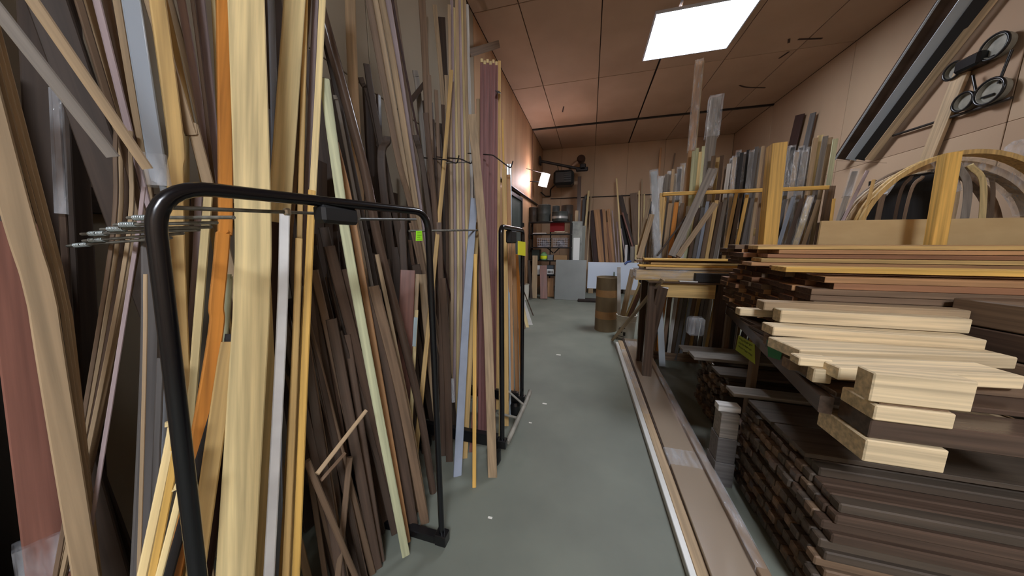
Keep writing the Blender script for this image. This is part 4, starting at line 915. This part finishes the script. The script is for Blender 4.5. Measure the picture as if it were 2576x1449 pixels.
sbox('dark_case', 1338, 1357, 628, ZS[3], SY0 + .1, SY1 - .06, mat('dark_case', (34, 44, 38), .5), 'dark green case at the left of the fourth shelf of the unit', 'case')
bx = sbox('box', 1374, 1394, 668, ZS[4], SY0 + .03, SY1 - .1, mat('dark_blue_box', (70, 78, 86), .4), 'blue-grey box with a white label on the lowest shelf of the unit', 'box')
a = S(1374, 677, SY0 + .027); b = S(1393, 690, SY0 + .027)
lb = box('paper_label', a[0], b[0], SY0 + .025, SY0 + .0295, b[2], a[2], mat('white_label', (226, 228, 226), .6), None, .0005); put(lb, lb.matrix_basis.copy(), bx)
bm = bmesh.new()
for r in range(2):
    for i in range(4):
        x0 = a[0] + (b[0] - a[0]) * (.2 + .17 * i); x1 = x0 + (b[0] - a[0]) * .12; z = a[2] + (b[2] - a[2]) * (.3 + .28 * r)
        bm.faces.new([bm.verts.new(q) for q in ((x0, 0, z), (x1, 0, z), (x1, 0, z - .035), (x0, 0, z - .035))])
k = link('label_print', mesh(bm, 'label_print'), mat('print_dark', (40, 36, 32), .6)); put(k, Matrix.Translation((0, SY0 + .0245, 0)), bx)
sbox('carton', 1352, 1362, 668, ZS[4], SY0 + .03, SY1 - .2, mat('white_label', (226, 228, 226), .6), 'small white carton on the lowest shelf of the unit', 'carton')
# leaning pieces round the shelf unit
K('tan plank leaning on the front of the shelf unit', 'tan', 13, (1346, 643, 7.80), (1344, 742, 7.62), .02)
K('red-brown plank leaning on the front of the shelf unit', 'clay', 18, (1367, 668, 7.80), (1368, 741, 7.62), .03)
K('coiled brown offcut board standing in the bottom of the shelf unit', 'cedar', 15, (1385, 700, 8.0), (1385, 738, 7.95), .03)
def vsheet(label, x0, x1, y0, Y, m, z0=.0, t=.018, tilt=.06, name='panel', cat='panel', y1=None):
    a, b = on_y(x0, (y0 + 700) / 2, Y), on_y(x1, (y0 + 700) / 2, Y); zt = on_y((x0 + x1) / 2, y0, Y)[2]
    if y1: z0 = on_y((x0 + x1) / 2, y1, Y)[2]
    o = stick(name, [((a[0] + b[0]) / 2, Y - tilt, z0 + .004), ((a[0] + b[0]) / 2, Y, zt)], b[0] - a[0], t, m, face=(0, -1, 0)); return tag(o, label, cat)
GP = noisy('grey_panel', (142, 146, 144), (132, 136, 134), 2, .3)
vsheet('large square grey panel leaning on the shelf unit at floor level', 1398, 1475, 654, 7.80, GP, tilt=.14)
vsheet('small white board standing on edge above the grey panel', 1441, 1457, 598, 7.84, mat('board_white', (226, 228, 224), .5), y1=656, tilt=.0)
vsheet('mottled pale grey panel standing right of the shelf unit', 1438, 1463, 557, 8.36, noisy('mottled_grey', (164, 164, 156), (128, 130, 124), 5, .7), tilt=.1)
vsheet('narrow grey panel right of the mottled panel', 1462, 1471, 568, 8.40, mat('panel_grey2', (126, 128, 120), .6), tilt=.1)
vsheet('narrow tan board between shelf unit and mottled panel', 1444, 1452, 530, 8.44, wood('tan'), tilt=.1, name='lumber_board', cat='board')
tag(lathe('bucket', [(0, .001), (.12, .001), (.14, .40), (.145, .40), (.145, .415), (.13, .415), (.11, .02), (0, .02)], (on_z(1327, 737)[0] + .12, 7.45, 0), mat('bucket_white', (206, 202, 188), .4), None, 24, False), 'white bucket on the floor at the left of the shelf unit', 'bucket')
K('dark stick standing in the white bucket by the shelf unit', 'dark', 7, (1330, 655, 7.46), (1333, 700, 7.45), .02, z0=.03)
# white sheet on blocks, mat
WS = vsheet('bluish white laminated sheet standing on its long edge at the far end', 1479, 1606, 660, 9.0, mat('sheet_white', (222, 234, 250), .35), y1=727, tilt=.05, t=.03)
zb = on_y(1540, 727, 9.0)[2]
for i, x in enumerate((1486, 1590)):
    p = on_y(x, 727, 8.98); tag(box('lumber_block', p[0] - .07, p[0] + .07, 8.88, 9.04, 0, zb, wood('tan'), None, .004), ('left', 'right')[i] + ' tan block under the bluish white sheet', 'block')
p = on_z(1478, 757); tag(box('floor_mat', p[0] - .25, p[0] + .42, p[1] - .18, p[1] + .18, 0, .05, noisy('mat_dark', (52, 42, 36), (40, 32, 28), 9, .9), None, .01), 'dark flat mat on the floor in front of the bluish white sheet', 'mat')
tag(stick('g_clamp', [on_y(1545, 684, 8.92), on_y(1546, 704, 8.92)], .03, .03, mat('clamp_green', (90, 110, 96), .5)), 'small grey-green clamp on the front of the bluish white sheet', 'clamp')
tag(tube('g_clamp', [on_y(1588, 657, 8.99), on_y(1578, 659, 8.985), on_y(1572, 664, 8.95)], .03, mat('clamp_blue', (60, 84, 150), .4), None, 8), 'blue clamp gripping the top of the bluish white sheet', 'clamp')
# boards leaning on the back wall
def RBK(label, col, w, xt, yt, xb, yb=662, t=.03, Yt=10.05, Yb=9.75, **k): return K(label, col, w, (xt, yt, Yt), (xb, yb, Yb), t, **k)
for i, (c, xt, xb, w, yt) in enumerate((('maroon', 1488, 1500, 10, 530), ('cedar', 1498, 1511, 9, 528), ('cedar', 1505, 1517, 7, 527), ('maroon', 1512, 1521, 6, 527), ('cedar', 1518, 1527, 9, 527), ('cedar', 1530, 1543, 8, 526), ('red', 1526, 1537, 7, 560))):
    RBK('%s of the seven red-brown boards leaning on the back wall' % nth([0, 1, 2, 3, 4, 6, 5][i]), c, w, xt, yt, xb, Yt=10.04 - .05 * (i == 6), Yb=9.72 - .1 * (i == 6))
RBK('dark strip left of the red-brown boards on the back wall', 'dark', 5, 1482, 532, 1494)
RBK('wide dark panel standing high left of the red-brown boards', 'walnut', 9, 1458, 447, 1455, 560, t=.3, Yt=9.6, Yb=9.55)
RBK('dark grey panel edge beside the wide dark panel', 'slate', 9, 1470, 500, 1467, 580)
RBK('tall cream batten leaning left of the red-brown boards', 'cream', 5, 1481, 480, 1470, 600, Yt=9.95, Yb=9.5)
RBK('second tan batten right of the tall cream one', 'tan', 3, 1487, 490, 1483, 560, t=.015)
RBK('tallest cream batten right of the red-brown boards', 'cream', 4, 1551, 449, 1560, 580, Yt=9.9, Yb=9.6, t=.02)
for i, (xt, yt, xb) in enumerate(((1540, 530, 1550), (1552, 558, 1557), (1562, 575, 1574))):
    RBK('%s of the three thin pale strips between red and dark boards' % nth(i), 'lav', 3, xt, yt, xb, 650, Yt=9.95 - .06 * i, Yb=9.6 - .05 * i, t=.015)
RBK('dark panel slanting right of the pale strips on the back wall', 'dark', 13, 1560, 492, 1588, 610)
RBK('reddish edge strip on the slanting dark panel', 'clay', 4, 1566, 535, 1590, 615, Yt=9.9, Yb=9.62, t=.02)
RBK('tall brown door-like panel leaning on the back wall at right', 'brown', 19, 1594, 486, 1601, 600, Yt=9.9)
RBK('second dark panel behind the slanting one', 'black', 22, 1568, 540, 1578, 640, Yt=10.08, Yb=9.9)
for i, (x, yt) in enumerate(((1608, 480), (1621, 488), (1615, 450))):
    RBK('%s of the three cream uprights beside the tall brown panel' % nth([0, 2, 1][i]), 'cream' if i < 2 else 'tan', 4, x, yt, x - 1, 560, Yt=9.9, t=.02)
RBK('dark box-like panel end right of the cream uprights', 'black', 14, 1634, 510, 1632, 560, Yt=9.7, Yb=9.6, t=.2)
for i, (x, c) in enumerate(((1576, 'white'), (1601, 'cream'))):
    K(('left', 'right')[i] + ' short pale upright standing behind the bluish white sheet', c, 6, (x, 616, 9.15), (x - 2, 664, 9.12), .03)
K('small grey panel between the two short pale uprights', 'grey', 12, (1592, 620, 9.25), (1591, 664, 9.22), .02)
K('dark reddish pole against the back wall above the upright rack', 'cedar', 5, (1663, 372, 9.9), (1655, 470, 9.8), .03)
K('thin pole against the back wall above the upright rack, right one', 'brown', 4, (1698, 386, 9.9), (1684, 470, 9.8), .03)
# heater on the back wall with its pipe and flue
def Hh(x, y, Y=9.3): return Vector(on_y(x, y, Y))
a, b = Hh(1392, 428), Hh(1442, 463)
HT = empty('unit_heater', ((a.x + b.x) / 2, 9.5, b.z), 'black unit heater hanging in the far left corner under a pipe', 'heater')
box('housing', a.x, b.x, 9.3, 9.85, b.z, a.z, mat('heater_black', (30, 32, 32), .45), HT, .07)
for i in range(6):
    z = b.z + .08 + i * .065; bx_ = box('louver', (a.x + b.x) / 2 + .02, b.x - .08, 9.27, 9.297, z, z + .02, mat('louver_grey', (90, 92, 92), .3, .4), HT, .004)
k = tube('hanger', [Hh(1405, 430, 9.5), Hh(1402, 412, 9.5)], .012, BLACK(), None, 6); put(k, k.matrix_basis.copy(), HT)
k = tube('hanger', [Hh(1436, 430, 9.5), Hh(1436, 420, 9.5)], .012, BLACK(), None, 6); put(k, k.matrix_basis.copy(), HT)
gp = tube('gas_pipe', [Hh(1359, 405, 9.3), Hh(1460, 425, 9.5)], .04, DSTEEL()); tag(gp, 'dark pipe running from the left wall over the heater', 'pipe')
k = box('flange', *(lambda c: (c.x - .02, c.x + .03, c.y - .1, c.y + .1, c.z - .12, c.z + .12))(Hh(1359, 405, 9.3)), DSTEEL(), None, .01); put(k, k.matrix_basis.copy(), gp)
for (x, y, dx, dz) in ((1464, 426, .18, .06), (1466, 420, .09, .09)):
    c = Hh(x, y, 9.5); k = box('valve', c.x - dx, c.x + dx, c.y - .06, c.y + .06, c.z - dz, c.z + dz, BLACK(), None, .02); put(k, k.matrix_basis.copy(), gp)
fl = tube('flue_pipe', [Hh(1432, 424, 9.6), Hh(1452, 408, 9.7), Hh(1462, 402, 10.1)], .05, mat('flue', (170, 140, 116), .4, .5), None, 14, .03); tag(fl, 'short slanting flue pipe with round elbow above the heater', 'pipe')
c = Hh(1462, 401, 9.72); k = lathe('elbow', [(0, -.1), (.11, -.1), (.13, -.03), (.13, .05), (.1, .1), (0, .1)], (0, 0, 0), mat('elbow_dark', (70, 54, 46), .4, .4), None, 18, False); put(k, Matrix.Translation(c) @ Matrix.Rotation(math.radians(75), 4, 'X'), fl)
tag(tube('conduit', [Hh(1396, 466, 9.8), Hh(1385, 476, 9.9), Hh(1385, 494, 10.1), Hh(1372, 494, 10.1), Hh(1361, 484, 9.6)], .022, DSTEEL(), None, 8, .05), 'dark pipe bending down from the heater to the left wall', 'pipe')
tag(tube('conduit', [on_y(1385, 500, YB - .03), on_y(1640, 489, YB - .03)], .014, DSTEEL(), None, 8), 'thin dark conduit running level along the back wall', 'pipe')
c = Hh(1475, 497, 10.08); tag(box('junction_box', c.x - .06, c.x + .06, 10.03, YB - .002, c.z - .06, c.z + .06, GM, None, .01), 'small grey junction box on the back wall conduit', 'box')
# lamp on the left wall
p0, p1 = Hh(1364, 466, 8.05), Hh(1373, 438, 8.05)
LP = empty('strip_light', (p0 + p1) / 2, 'glowing fluorescent strip light hung slantwise by the left wall', 'lamp')
TM = mat('tube_glow', (255, 236, 240), .5, emit=TUBE_STRENGTH)
for dx in (-.05, .05): k = tube('tube', [p0 + Vector((dx, -.02, 0)), p1 + Vector((dx, -.02, 0))], .035, TM, None, 12); put(k, k.matrix_basis.copy(), LP)
k = stick('reflector', [p0 + Vector((0, .04, -.03)), p1 + Vector((0, .04, .03))], .24, .03, mat('reflector_white', (220, 216, 210), .4), face=(0, -1, 0)); put(k, k.matrix_basis.copy(), LP)
k = tube('cord', [p1 + Vector((0, .04, .02)), Vector((XL + .01, p1.y - .5, p1.z + .05))], .008, BLACK(), None, 6); put(k, k.matrix_basis.copy(), LP)
k = tube('bracket', [p0 + Vector((-.02, .05, .1)), Vector((XL + .005, p0.y, p0.z + .12))], .015, BLACK(), None, 6); put(k, k.matrix_basis.copy(), LP)
tag(tube('pull_cord', [(XL + .03, 8.1, 3.15), (XL + .03, 8.1, 2.75)], .006, DSTEEL(), None, 6), 'thin pull cord hanging on the left wall below the strip light', 'cord')
tag(box('switch_box', XL + .002, XL + .06, 7.05, 7.14, 1.9, 2.0, BLACK(), None, .006), 'small black switch box beside the grey door', 'switch')
